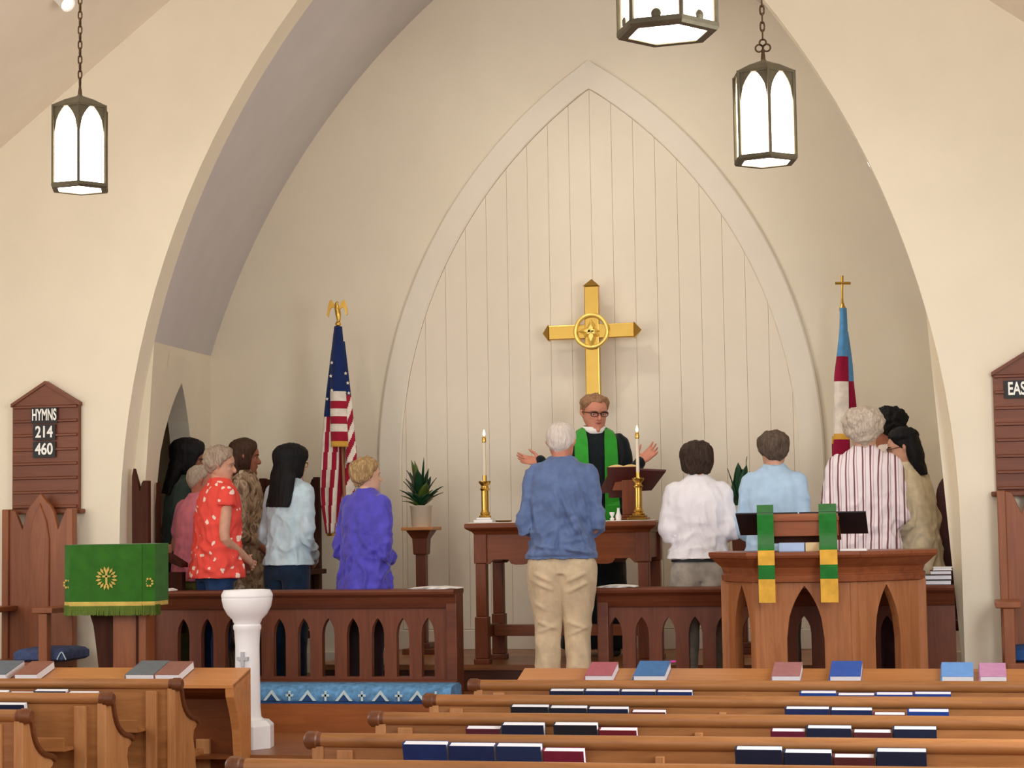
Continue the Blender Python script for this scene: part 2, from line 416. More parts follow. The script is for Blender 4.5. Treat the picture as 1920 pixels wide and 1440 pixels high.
# pointed panel of painted boards with its raised trim
TX = .04
def circ_half(c, z0, r, zb, za, n=40):
    a0 = 0; a1 = math.acos(-c / r)
    return [(c + r, zb)] + [(c + r * math.cos(a), z0 + r * math.sin(a)) for a in np.linspace(a0, a1, n)]
outer = circ_half(-1.876, 2.055, 3.536, ZC, 0); inner = circ_half(-1.876, 2.055, 3.356, ZC, 0)
def hw_in(z): return np.interp(z, [p[1] for p in inner], [p[0] for p in inner])
def z_in(x): return np.interp(abs(x), [p[0] for p in inner[::-1]], [p[1] for p in inner[::-1]])
mb = MB()
for sgn in (-1, 1):
    rings = [[(TX + sgn * o_[0], YB - .002, o_[1]), (TX + sgn * o_[0], YB - .024, o_[1]), (TX + sgn * (o_[0] - .012 * min(1, o_[0] / .06)), YB - .032, o_[1]),
              (TX + sgn * (i_[0] + .012 * min(1, i_[0] / .06)), YB - .032, i_[1]), (TX + sgn * i_[0], YB - .024, i_[1]), (TX + sgn * i_[0], YB - .002, i_[1])]
             for o_, i_ in zip(outer, inner)]
    mb.loft(rings)
o = struct(mb.build('trim_1', M_trimp, auto=30))
pitch = .1605; xe = inner[0][0]
for k in range(-10, 10):
    xa = max(-xe + .001, k * pitch + .0008); xb = min(xe - .001, (k + 1) * pitch - .0008)
    if xb - xa < .02: continue
    top = [(x, z_in(x) - .002) for x in np.linspace(xb, xa, 5)]
    poly = [(TX + xa, YB - .002, ZC + .15), (TX + xb, YB - .002, ZC + .15)] + [(TX + x, YB - .002, z) for x, z in top]
    mb = MB(); mb.prism(poly, (0, -.012, 0)); mb.build('plank', M_board, wb, bevel=.0015)
for a, b in ((-3.0, -1.7 + TX), (1.7 + TX, 3.0)):
    mb = MB(); zb = ZB if True else ZC
    mb.box((a, YB - .03, zb), (b, YB, zb + .16)); struct(mb.build('baseboard_back', M_trimp, bevel=.006))
mb = MB(); mb.box((-1.58, YB - .036, ZC), (1.66, YB - .002, ZC + .145)); struct(mb.build('baseboard_altar', M_trimp, bevel=.006))
# ------------------------------------------------------------------ altar rail
def moulding_x(mb, x0, x1, prof):
    """a moulding running along x; prof = list of (y, z)"""
    mb.prism([(x0, y, z) for y, z in prof], (x1 - x0, 0, 0)); return mb
RY = 11.74; RT = 1.215
cap = [(RY - .055, RT - .03), (RY - .06, RT - .012), (RY - .05, RT), (RY + .19, RT), (RY + .20, RT - .012), (RY + .19, RT - .03), (RY + .165, RT - .05), (RY + .155, RT - .085), (RY + .13, RT - .12), (RY + .005, RT - .12), (RY - .015, RT - .085), (RY - .03, RT - .05)]
def rail(x0, x1, first, label, endpost):
    t = thing('altar_rail', label, 'rail', ((x0 + x1) / 2, RY, ZB))
    moulding_x(MB(), x0, x1, cap).build('top_moulding', M_rail, t, bevel=.004)
    z0 = ZB + .125; H = RT - .12 - z0
    ops = []; x = first
    while x < x1 - .09:
        if x > x0 + .06: ops.append((x - x0, .042, .015, H - .165, H - .06))
        x += .165
    mb = MB(); lancet(mb, x1 - x0, H, .055, ops, lambda u, d, z: (x0 + u, RY + .02 + d, z0 + z)); weld(mb.build('lancet_panel', M_railz, t))
    moulding_x(MB(), x0, x1, [(RY - .01, z0 - .05), (RY - .02, z0 - .012), (RY - .005, z0), (RY + .12, z0), (RY + .125, z0 - .05)]).build('bottom_rail', M_rail, t, bevel=.004)
    for xp in np.linspace(x0 + .06, x1 - .06, 3):
        MB().box((xp - .03, RY + .01, ZB), (xp + .03, RY + .1, z0 - .05)).build('foot', M_rail, t)
    for xe in endpost:
        mb = MB(); mb.box((xe - .035, RY - .012, ZB), (xe + .035, RY + .16, RT - .03)); mb.build('end_post', M_rail, t, bevel=.006)
    return t
xl0, xl1 = AX - 2.49, Q(856, 1200, RY).x
rail(xl0, xl1 - .0, Q(522, 1200, RY).x - .165 * 8, 'dark red-brown altar rail with lancet cut-outs behind the white font', [xl1 - .03])
xr0, xr1 = Q(1122, 1200, RY).x, AX + 2.62
rail(xr0, xr1, Q(1253, 1200, RY).x - .165 * 4, 'dark red-brown altar rail with lancet cut-outs behind the pulpit', [xr0 + .03])
# kneeler cushion
kx0, kx1 = xl0 + .1, Q(846, 1300, 11.45).x; ky0, ky1 = 11.43, 11.70
t = thing('kneeler_cushion', 'long blue needlepoint kneeler cushion along the left altar rail', 'kneeler', ((kx0 + kx1) / 2, 11.55, ZB))
pr = [(ky0 + .02, ZB), (ky0, ZB + .02), (ky0 - .004, ZB + .05), (ky0 + .01, ZB + .085), (ky0 + .05, ZB + .108), (ky1 - .05, ZB + .115), (ky1, ZB + .09), (ky1, ZB)]
moulding_x(MB(), kx0, kx1, pr).build('cushion', M_knee, t, auto=50)
x = kx1 - .09; k = 0
while x > kx0 + .1:
    mb = MB(); y = ky0 - .012; z = ZB + .048
    if k % 2 == 0:
        mb.box((x - .006, y, z - .03), (x + .006, y + .02, z + .03)); mb.box((x - .024, y, z - .004), (x + .024, y + .02, z + .01)); mb.build('cross_motif', M_kneel, t)
    else:
        mb.prism([(x - .055, y, z - .03), (x - .035, y, z - .03), (x, y, z + .012), (x + .035, y, z - .03), (x + .055, y, z - .03), (x, y, z + .035)], (0, .02, 0)); mb.build('chevron_motif', M_kneel, t)
        MB().prism([(x - .03, y + .001, z - .03), (x + .03, y + .001, z - .03), (x, y + .001, z + .004)], (0, .02, 0)).build('chevron_ground', M_kneedk, t)
    x -= .118; k += 1
mb = MB(); mb.box((kx0, ky0 - .004, ZB), (kx1, ky0 + .03, ZB + .012)); mb.build('base_welt', M_kneedk, t)
# loose papers on the rails
def papers(pxa, pxb, label, seed, nm='paper_sheet', z=RT):
    r = random.Random(seed); a = Q(pxa, 1103, RY).x; b = Q(pxb, 1103, RY).x
    mb = MB()
    rows = []
    for i in range(9):
        u = i / 8; x = a + (b - a) * u; h = .003 + .012 * math.sin(u * math.pi) * (.6 + .4 * r.random())
        rows.append([(x, RY - .03 + .02 * r.random(), z + .001), (x, RY - .03, z + h), (x, RY + .15, z + h + .004), (x, RY + .15, z + .001)])
    mb.loft(rows); return tag(mb.build(nm, M_paper, smooth=False), label, 'paper')
papers(764, 858, 'white folded service leaflet on the end of the left altar rail', 1)
papers(1118, 1190, 'white folded service leaflet on the near end of the right altar rail', 2)
papers(290, 316, 'small white booklet on the far left of the altar rail beside the green cloth', 3)
# ------------------------------------------------------------------ altar table
AYF = 12.36; AH = 1.625
ax0, ax1 = Q(889, 1100, AYF).x, Q(1219, 1100, AYF).x; AD = .56
t = thing('altar_table', 'red-brown wooden altar table with cusped apron and white cloth on top', 'altar', ((ax0 + ax1) / 2, AYF + AD / 2, ZC))
tx0, tx1 = Q(870, 995, AYF - .05).x, Q(1230, 990, AYF - .05).x
mb = MB(); cy = AYF + AD / 2; 
rings = []
for e, z in ((-.055, -.075), (-.04, -.055), (-.012, -.04), (0, -.03), (.0, -.008), (-.006, 0)):
    rings.append([(tx0 - e, AYF - .05 - e, AH + z), (tx1 + e, AYF - .05 - e, AH + z), (tx1 + e, AYF + AD + .05 + e, AH + z), (tx0 - e, AYF + AD + .05 + e, AH + z)])
mb.loft(rings); mb.build('table_top', M_altar, t, bevel=.003)
def apron(y, th):
    z1 = AH - .07; z0 = z1 - .17; pts = [(ax0 + .08, z1), (ax1 - .08, z1), (ax1 - .08, z0 - .03), (ax1 - .10, z0 - .03), (ax1 - .13, z0)]
    W = ax1 - ax0
    for c in (.74, .26):
        cx = ax0 + W * c
        pts += [(cx + .075, z0), (cx + .055, z0 - .028), (cx + .03, z0 - .035), (cx - .03, z0 - .035), (cx - .055, z0 - .028), (cx - .075, z0)]
    pts += [(ax0 + .13, z0), (ax0 + .10, z0 - .03), (ax0 + .08, z0 - .03)]
    return MB().prism([(x, y, z) for x, z in pts], (0, th, 0))
apron(AYF + .012, .03).build('apron', M_altar, t); apron(AYF + AD - .04, .03).build('apron', M_altar, t)
for x in (ax0 + .02, ax1 - .05):
    MB().box((x, AYF + .07, AH - .24), (x + .03, AYF + AD - .07, AH - .07)).build('side_apron', M_altar, t)
for x in (ax0, ax1 - .088):
    for y in (AYF, AYF + AD - .088):
        mb = MB(); w = .088
        for a, b, e in ((ZC, ZC + .035, .008), (ZC + .035, ZC + .31, 0), (ZC + .31, AH - .265, -.008), (AH - .265, AH - .07, 0)):
            mb.box((x - e, y - e, a), (x + w + e, y + w + e, b))
        mb.build('leg', M_altarz, t, bevel=.006)
for x in (ax0 + .02, ax1 - .07): MB().box((x, AYF + .088, ZC + .17), (x + .05, AYF + AD - .088, ZC + .25)).build('side_stretcher', M_altar, t, bevel=.004)
MB().box((ax0 + .07, AYF + AD / 2 - .04, ZC + .17), (ax1 - .07, AYF + AD / 2 + .04, ZC + .245)).build('stretcher', M_altar, t, bevel=.004)
mb = MB(); mb.box((tx0 + .02, AYF - .02, AH), (tx1 - .01, AYF + AD + .03, AH + .006)); mb.build('altar_cloth', M_white, t, bevel=.002)
# candlesticks
def candlestick(px, label, dark):
    p = Q(px, 985, AYF + .13); x, y, z = p.x, AYF + .13, AH + .006
    t = thing('candlestick', label, 'candlestick', (x, y, z), 'brass altar candlesticks')
    mb = MB(); mb.box((x - .065, y - .065, z), (x + .065, y + .065, z + .018)); mb.box((x - .05, y - .05, z + .018), (x + .05, y + .05, z + .032)); mb.build('base', M_brassd if dark else M_marble, t, bevel=.004)
    mb = MB(); prof = [(.040, .032), (.042, .042), (.030, .052), (.034, .060), (.026, .074), (.024, .085), (.024, .21), (.030, .216), (.034, .224), (.026, .232), (.024, .245), (.038, .262), (.041, .272), (.041, .276), (.014, .278), (.014, .315)]
    mb.lathe([(r, z_) for r, z_ in prof], (x, y, z), 20); mb.build('column', M_brass, t, auto=40)
    mb = MB(); mb.lathe([(.0115, .27), (.0105, .55), (.003, .552)], (x, y, z), 14); mb.build('candle', M_candle, t, auto=40)
    mb = MB(); mb.lathe([(.0135, .535), (.0145, .54), (.0135, .562), (.009, .575), (.004, .578)], (x, y, z), 14); mb.build('follower', M_brass, t, auto=40)
    mb = MB(); mb.lathe([(.002, .576), (.008, .586), (.0085, .596), (.004, .612), (.0005, .622)], (x, y, z), 12); mb.build('flame', M_flame, t, smooth=True)
candlestick(910, 'brass candlestick with lit candle alone on the left end of the altar', False)
candlestick(1198, 'brass candlestick with lit candle in front of the wooden book stand on the altar', True)
# missal stand seen from behind, open book
my = AYF + .34; zt = AH + .006
cxm = Q(1180, 960, my).x
t = thing('missal_stand', 'reddish wooden book stand on a column on the altar', 'book stand', (cxm, my, zt))
mb = MB(); mb.box((cxm - .12, my - .07, zt), (cxm + .12, my + .09, zt + .018)); mb.box((cxm - .09, my - .05, zt + .018), (cxm + .09, my + .07, zt + .034)); mb.build('base', M_altar, t, bevel=.005)
mb = MB(); mb.box((cxm - .042, my - .03, zt + .034), (cxm + .042, my + .04, zt + .27)); mb.build('column', M_altarz, t, bevel=.005)
mb = MB(); tilt = Matrix.Translation((cxm, my, zt + .238)) @ Matrix.Rotation(R(8), 4, 'Z') @ Matrix.Rotation(R(-40), 4, 'X') @ Matrix.Translation((-.03, -.035, .0))
mb.prism([Q(1146, 879, my - .09), Q(1249, 884, my - .07), Q(1222, 920, my + .09), Q(1122, 926, my + .09)], (0, .012, .014)); mb.build('slanted_board', M_maho, t, bevel=.003)
mb = MB(); mb.prism([(cxm - .11, my - .02, zt + .2), (cxm + .09, my - .02, zt + .2), (cxm + .05, my - .02, zt + .34), (cxm - .06, my - .02, zt + .34)], (0, .05, 0)); mb.build('bracket', M_altarz, t, bevel=.004)
t2 = thing('altar_book', 'open altar book with gilt page edges on the wooden stand', 'book', tuple(tilt @ Vector((0, 0, .01))))
mb = MB(); 
for sg in (-1, 1):
    rows = []
    for u in np.linspace(0, 1, 7):
        h = .012 + .018 * math.sin(u * math.pi * .9 + .25); x = sg * u * .10
        rows.append([tilt @ Vector((x, -.12, .012)), tilt @ Vector((x, .17, .012)), tilt @ Vector((x, .17, .012 + h)), tilt @ Vector((x, -.12, .012 + h))])
    mb.loft(rows)
mb.build('pages', M_goldp, t2)
mb = MB(); mb.prism([tilt @ Vector(p) for p in ((-.11, -.13, .008), (.11, -.13, .008), (.11, .178, .008), (-.11, .178, .008))], tilt.to_3x3() @ Vector((0, 0, .005))); mb.build('cover', M_maho, t2)
# small vessels beside the stand
def vessel(px, prof, label, mat, yy=AYF + .22):
    p = Q(px, 985, yy); mb = MB(); mb.lathe(prof, (p.x, yy, zt), 16); tag(mb.build('glass_cruet', mat, auto=40), label, 'cruet')
vessel(1148, [(.012, 0), (.016, .012), (.006, .022), (.016, .04), (.018, .055)], 'small silver cup on the altar left of the book stand', M_marble)
vessel(1160, [(.018, 0), (.02, .03), (.012, .05), (.008, .075), (.011, .082)], 'slim glass cruet on the altar touching the book stand column', M_marble)
mb = MB(); p = Q(945, 985, AYF + .2); mb.lathe([(.03, 0), (.05, .004), (.055, .012), (.053, .013)], (p.x, AYF + .2, zt), 20); tag(mb.build('altar_plate', M_brassd, auto=40), 'low brass plate on the altar beside the left candlestick', 'plate')
# ------------------------------------------------------------------ brass wall cross
YX = YB - .16
def cx(px, py): return Q(px, py, YX)
c = cx(1111, 622)
t = thing('wall_cross', 'large shining brass cross with central ring on the boarded wall', 'cross', (c.x, YX, c.z))
def bar(mb, x0, x1, z0, z1, th=.035):
    mb.box((x0, YX - th, z0), (x1, YX + th, z1))
hw = .052; zt_, zb_ = cx(1110, 537).z, cx(1112, 770).z; xl_, xr_ = cx(1030, 625).x, cx(1190, 620).x
mb = MB(); bar(mb, c.x - hw, c.x + hw, zb_, zt_); mb.build('upright', M_brass, t, bevel=.006)
mb = MB(); bar(mb, xl_, xr_, c.z - hw, c.z + hw, .033); mb.build('crossbar', M_brass, t, bevel=.006)
def pyr(mb, base, tip): mb.add(base + [tip], [(0, 1, 2, 3), (0, 1, 4), (1, 2, 4), (2, 3, 4), (3, 0, 4)])
e = .06
mb = MB(); pyr(mb, [(c.x - e, YX - .042, zt_), (c.x + e, YX - .042, zt_), (c.x + e, YX + .042, zt_), (c.x - e, YX + .042, zt_)], (c.x, YX, zt_ + .055)); mb.build('point', M_brass, t)
for xx, sg in ((xl_, -1), (xr_, 1)):
    mb = MB(); pyr(mb, [(xx, YX - .042, c.z - e), (xx, YX + .042, c.z - e), (xx, YX + .042, c.z + e), (xx, YX - .042, c.z + e)], (xx + sg * .05, YX, c.z)); mb.build('point', M_brass, t)
mb = MB(); n1, n2 = 40, 10; rr, r2 = .118, .016
rings = [[(c.x + (rr + r2 * math.cos(b)) * math.cos(a), YX - .045 + r2 * math.sin(b), c.z + (rr + r2 * math.cos(b)) * math.sin(a)) for b in np.linspace(0, 2 * math.pi, n2, endpoint=False)] for a in np.linspace(0, 2 * math.pi, n1, endpoint=False)]
mb.loft(rings + [rings[0]], cap=False); mb.build('ring', M_brassglow, t, smooth=True)
mb = MB()
for ang, ln, w in ((90, .085, .03), (215, .07, .03), (325, .07, .03), (270, .14, .032), (180, .10, .028), (0, .06, .022), (150, .06, .026)):
    a = R(ang); d = Vector((math.cos(a), 0, math.sin(a))); s_ = Vector((-d.z, 0, d.x)); o_ = Vector((c.x, YX - .05, c.z))
    pts = [o_ + s_ * w * .4, o_ + d * ln * .45 + s_ * w, o_ + d * ln, o_ + d * ln * .45 - s_ * w, o_ - s_ * w * .4]
    rings = [[p + Vector((0, .02, 0)) for p in pts], [p * .999 + o_ * .001 for p in pts], [o_ + (p - o_) * .55 + Vector((0, -.022, 0)) for p in pts]]
    mb.loft([[tuple(p) for p in r] for r in rings])
mb.build('emblem', M_brassglow, t, bevel=.003)
for dz in (.28, -.3):
    MB().box((c.x - .02, YX + .03, c.z + dz - .02), (c.x + .02, YB - .02, c.z + dz + .02)).build('standoff', M_brassd, t)
# ------------------------------------------------------------------ font
fy = 10.58; f = Q(464, 1250, fy); fx = f.x
t = thing('baptismal_font', 'white stone baptismal font with round bowl on a slender pillar', 'font', (fx, fy, ZA))
fh = Q(460, 1106, fy).z - ZA; S = fh / .93
mb = MB(); w = .105
mb.lathe([(.158 * S, 0), (.158 * S, .135 * S), (.125 * S, .165 * S)], (fx, fy, ZA), 8, rot=R(22.5 + 10)); mb.build('plinth', M_marble, t, bevel=.004)
mb = MB(); mb.lathe([(.098 * S, .15 * S), (.098 * S, .165 * S), (.082 * S, .18 * S), (.076 * S, .24 * S), (.072 * S, .60 * S), (.078 * S, .69 * S), (.084 * S, .70 * S), (.084 * S, .72 * S), (.076 * S, .73 * S)], (fx, fy, ZA), 24); mb.build('pillar', M_marble, t, auto=35)
mb = MB(); mb.lathe([(.072 * S, .72 * S), (.085 * S, .745 * S), (.088 * S, .755 * S), (.118 * S, .785 * S), (.142 * S, .83 * S), (.151 * S, .875 * S), (.15 * S, .885 * S), (.153 * S, .89 * S), (.152 * S, .905 * S), (.138 * S, .93 * S), (.125 * S, .93 * S), (.1 * S, .89 * S), (.05 * S, .86 * S), (.001, .855 * S)], (fx, fy, ZA), 36); mb.build('bowl', M_marble, t, auto=35)
zc_ = Q(464, 1232, fy).z
mb = MB(); mb.prism([(fx + a, fy - .088 * S, zc_ + b) for a, b in ((-.01, -.05), (.01, -.05), (.01, -.014), (.034, -.014), (.034, .006), (.01, .006), (.01, .035), (-.01, .035), (-.01, .006), (-.034, .006), (-.034, -.014), (-.01, -.014))], (0, .03, 0)); mb.build('carved_cross', plain('grey_stone', (190, 188, 190), .6), t)
# ------------------------------------------------------------------ pulpit
PY = 10.95
px0, px1 = Q(1420, 1150, PY).x, Q(1600, 1150, PY).x           # front face
zt_p = Q(1520, 1034, PY).z; zb_p = ZA
sx = .20; sy = .27                                             # reach of the canted sides
t = thing('pulpit', 'wooden pulpit with canted sides, lancet openings and heavy cornice', 'pulpit', ((px0 + px1) / 2, PY + .2, ZA))
H = zt_p - .165 - zb_p
A = Vector((px0 - sx, PY + sy, zb_p)); B = Vector((px0, PY, zb_p)); C_ = Vector((px1, PY, zb_p)); D = Vector((px1 + .36, PY + .36, zb_p))
za_ = Q(1510, 1098, PY).z - zb_p
def face(a, b, ops, nm='lancet_panel'):
    d = (b - a); Ln = d.length; d.normalize(); nrm = Vector((-d.y, d.x, 0))
    fr = lambda u, dd, z: tuple(a + d * u + nrm * dd + Vector((0, 0, z)))
    mb = MB(); lancet(mb, Ln, H, .05, [(o_[0] * Ln, o_[1], .12, za_ - .30, za_) for o_ in ops], fr); weld(mb.build(nm, M_pulp, t))
    return fr
face(B, C_, [(.5, .105)]); face(A, B, [(.5, .09)]); face(C_, D, [(.5, .095)])
for p in (B, C_):
    MB().lathe([(.028, 0), (.028, H)], tuple(p + Vector((0, .02, 0))), 8, rot=R(22)).build('corner_post', M_pulp, t)
for p in (A, D):
    MB().box((p.x - .035, p.y - .01, zb_p), (p.x + .035, p.y + .06, zb_p + H)).build('corner_post', M_pulp, t, bevel=.005)
def outline(e): 
    return [A + Vector((-e, e * .1, 0)), B + Vector((-e * .42, -e, 0)), C_ + Vector((e * .42, -e, 0)), D + Vector((e, e * -.0, 0)), D + Vector((e, .25, 0)), A + Vector((-e, .32, 0))]
mb = MB(); rings = []
for e_, z in ((.0, -.175), (.028, -.17), (.032, -.135), (.018, -.125), (.03, -.09), (.065, -.06), (.085, -.04), (.098, -.034), (.105, -.02), (.105, -.002), (.09, 0)):
    rings.append([(p.x, p.y, zt_p + z) for p in outline(e_)])
mb.loft(rings); mb.build('cornice', M_pulpx, t, bevel=.002)
# reading desk on the pulpit
dy = PY + .14; dx0, dx1 = Q(1424, 1000, dy).x, Q(1572, 1000, dy).x; ztd = Q(1500, 966, dy).z
t = thing('reading_desk', 'small wooden reading desk standing on top of the pulpit', 'book rest', ((dx0 + dx1) / 2, dy, zt_p))
MB().box((dx0, dy, ztd - .12), (dx1, dy + .025, ztd - .03)).build('front_board', M_pulpx, t, bevel=.004)
MB().box((dx0 - .005, dy - .015, ztd - .035), (dx1 + .005, dy + .03, ztd - .004)).build('ledge', M_pulpx, t, bevel=.006)
for x in (dx0 + .01, dx1 - .04): MB().box((x, dy + .02, zt_p), (x + .03, dy + .06, ztd - .03)).build('post', M_pulpx, t, bevel=.003)
MB().box((dx0 + .03, dy + .07, zt_p + .045), (dx1 - .03, dy + .26, zt_p + .1)).build('dark_tray', M_dark, t)
tl = Matrix.Translation(((dx0 + dx1) / 2, dy + .0, ztd - .005)) @ Matrix.Rotation(R(-28), 4, 'X')
MB().box((dx0 - (dx0 + dx1) / 2, 0, 0), (dx1 - (dx0 + dx1) / 2, .3, .016), tl).build('slope', M_pulpx, t)
t = thing('pulpit_book', 'large open black book resting on the pulpit reading desk', 'book', tuple(tl.translation))
for a, b, nm in ((-.36, -.005, 'cover'), (.005, .38, 'cover')): MB().box((a, .0, .018), (b, .26, .026), tl).build(nm, M_leath, t)
MB().box((-.3, .03, .026), (.3, .25, .030), tl).build('pages', M_pages, t)
def band(px_a, px_b, label):
    y = dy - .022; xa, xb = Q(px_a, 1000, y).x, Q(px_b, 1000, y).x
    t = thing('striped_hanging', label, 'cloth', ((xa + xb) / 2, y, ztd), 'green and gold hangings on the pulpit')
    zs = [ztd + .008, Q(1440, 1031, y).z, Q(1440, 1058, y).z, Q(1440, 1084, y).z, Q(1440, 1127, y).z]
    # the strip lies over the reading desk, then over the cornice and hangs free
    yc = PY - .115; zc0 = zt_p + .004
    path = [(dy + .12, ztd + .062), (dy + .02, ztd + .018), (dy - .02, ztd + .004), (dy - .03, ztd - .03), (dy - .05, zt_p + .10), (yc + .03, zt_p + .03), (yc, zt_p - .005), (yc - .006, zt_p - .06), (yc - .004, zt_p - .15), (yc - .004, zs[4])]
    path = spline(np.array(path), 6)
    cuts = [9, zs[1], zs[2], zs[3], -9]
    for k, (mt, nm) in enumerate(((M_green, 'green_band'), (M_gold, 'gold_band'), (M_green, 'green_band'), (M_gold, 'gold_band'))):
        seg = [p for p in path if cuts[k + 1] <= p[1] <= cuts[k]]
        hi = next((p for p in path if p[1] < cuts[k + 1]), None)
        pts = ([] if k == 0 else [np.array([np.interp(-cuts[k], -path[:, 1], path[:, 0]), cuts[k]])]) + seg + ([] if hi is None else [np.array([np.interp(-cuts[k + 1], -path[:, 1], path[:, 0]), cuts[k + 1]])])
        if k == 3: pts += [np.array([yc - .004, zs[4]])]
        mb = MB(); w = .004 * k
        rows = []
        for p in pts:
            a_, b_ = Q(px_a, 1040, p[0]).x, Q(px_b, 1040, p[0]).x; rows.append([(a_, p[0], p[1]), (b_, p[0], p[1]), (b_, p[0] + .005, p[1] + .002), (a_, p[0] + .005, p[1] + .002)])
        mb.loft(rows); mb.build(nm, mt, t)
band(1421, 1452, 'green and gold striped hanging on the left side of the pulpit front')
band(1537, 1570, 'green and gold striped hanging on the right side of the pulpit front')
mb = MB(); y = PY + .02; mb.box((Q(1460, 1020, y).x, y, zt_p), (Q(1508, 1020, y).x, y + .1, zt_p + .05)); tag(mb.build('notebook', plain('pale_blue_card', (176, 198, 232), .7), bevel=.003), 'pale blue notebook lying on the pulpit top between the hangings', 'notebook')
mb = MB(); mb.box((Q(1510, 1020, y).x, y, zt_p), (Q(1536, 1020, y).x, y + .1, zt_p + .05)); tag(mb.build('notebook', plain('cream_card', (224, 196, 146), .7), bevel=.003), 'cream notebook lying on the pulpit top beside the pale blue one', 'notebook')
mb = MB(); mb.box((Q(1575, 1030, y).x, y, zt_p), (Q(1625, 1030, y).x, y + .13, zt_p + .012)); tag(mb.build('paper_stack', M_paper), 'flat stack of white papers on the pulpit right of the hangings', 'paper')
# books piled on the right rail
zz_ = RT
for i, (a, b, h, mt, lb) in enumerate(((1716, 1784, .030, M_leath, 'bottom black-covered white-edged book of the pile on the right altar rail'), (1722, 1785, .031, M_leath, 'second black-covered book from the bottom of the pile on the right altar rail'), (1744, 1785, .026, M_maho, 'dark red book near the top of the pile on the right altar rail'), (1750, 1786, .018, M_paper, 'thin pale pamphlet on top of the pile on the right altar rail'))):
    xa, xb = Q(a, 1090, RY).x, min(Q(b, 1090, RY).x, xr1 - .004)
    t = thing('service_book', lb, 'book', ((xa + xb) / 2, RY + .06, zz_), 'books piled on the right rail')
    mb = MB(); mb.box((xa, RY - .02, zz_), (xb, RY + .16, zz_ + .004)); mb.box((xa, RY - .02, zz_ + h - .004), (xb, RY + .16, zz_ + h)); mb.build('cover', mt, t)
    MB().box((xa + .004, RY - .016, zz_ + .004), (xb - .004, RY + .156, zz_ + h - .004)).build('pages', M_pages, t)
    zz_ += h
# ------------------------------------------------------------------ lectern with green cloth
ly = 10.72
l0, l1 = Q(117, 1080, ly).x, Q(288, 1080, ly).x; lz1 = Q(200, 1021, ly).z; lz0 = Q(200, 1155, ly).z; lc = (l0 + l1) / 2
t = thing('lectern', 'wooden lectern with square post under the green cloth', 'lectern', (Q(240, 1240, ly).x, ly + .15, ZA))
MB().box((l0 + .01, ly + .02, lz1 - .06), (l1 - .01, ly + .3, lz1 - .006)).build('top_board', M_throne, t, bevel=.005)
q0, q1 = Q(214, 1200, ly + .1).x, Q(276, 1200, ly + .1).x
MB().box((q0, ly + .08, ZA), (q1, ly + .22, lz1 - .06)).build('post', M_throne, t, bevel=.006)
MB().box((q1 - .06, ly + .07, ZA), (q1 - .05, ly + .09, lz0 + .02)).build('post_fillet', M_dark, t)
mb = MB(); zc1 = lz0 + .03; xx0 = Q(172, 1160, ly + .15).x
pl = [(q0 + .0, zc1), (xx0 - .01, zc1)] + [(xx0 + .10 * u ** .75, zc1 - (zc1 - ZA) * u * 1.0) for u in np.linspace(.12, 1, 9)] + [(q0, ZA)]
mb.prism([(x, ly + .13, z) for x, z in pl], (0, .05, 0)); mb.build('curved_brace', M_dark, t)
MB().box((q0 - .1, ly + .0, ZA), (q1 + .06, ly + .3, ZA + .04)).build('foot', M_throne, t, bevel=.006)
t = thing('lectern_hanging', 'green cloth with gold cross emblem hanging on the lectern', 'cloth', (lc, ly, lz1))
mb = MB(); sd = .028
path = [(l0, ly + .22), (l0 + .002, ly + .03), (l0 + .05, ly + .0), (l0 + .3, ly - .006), (l1 - .075, ly + .0), (l1 - .07, ly + .006), (l1 - .06, ly + .002), (l1 - .002, ly + .03), (l1, ly + .22)]
def sheet(mb, path, z0, z1, th, wob=0):
    rows = []
    for k, z in enumerate(np.linspace(z1, z0, 7)):
        rows.append([(x, y - th + wob * math.sin(i * 2.1 + k), z) for i, (x, y) in enumerate(path)])
    mb.loft(rows, cap=False, closed=False)
    mb.loft([[(x, y + .004, z) for x, y, z in r] for r in rows], cap=False, closed=False)
sheet(mb, path, lz0 + .075, lz1, .004); rows = [[(x, y - .004, lz1) for x, y in path], [(min(max(x, l0), l1), ly + .24, lz1 + .002) for x, y in path]]; mb.loft(rows, cap=False, closed=False)
mb.build('cloth', M_greenl, t)
mb = MB(); sheet(mb, [(x, y - .003) for x, y in path], lz0 + .06, lz0 + .085, .004); mb.build('braid', M_gold2, t)
mb = MB()
fp_ = np.array(path); d = np.r_[0, np.cumsum(np.linalg.norm(np.diff(fp_, axis=0), axis=1))]
for s_ in np.arange(.12, d[-1] - .12, .006):
    x, y = np.interp(s_, d, fp_[:, 0]), np.interp(s_, d, fp_[:, 1]); j = rng.uniform(-.003, .003)
    mb.add([(x - .004, y - .006, lz0 + .066), (x + .004, y - .006, lz0 + .066), (x + .004 + j, y - .008 + j, lz0 + rng.uniform(0, .008)), (x - .004 + j, y - .008 + j, lz0 + rng.uniform(0, .008))], [(0, 1, 2, 3)])
o = mb.build('fringe', M_fringe, t, fix=False); o['kind'] = 'stuff'
e0 = Q(200, 1083, ly - .01)
mb = MB(); 
mb.box((e0.x - .006, ly - .016, e0.z - .045), (e0.x + .006, ly - .008, e0.z + .045)); mb.box((e0.x - .026, ly - .016, e0.z + .002), (e0.x + .026, ly - .008, e0.z + .013)); mb.build('gold_cross', M_gold2, t)
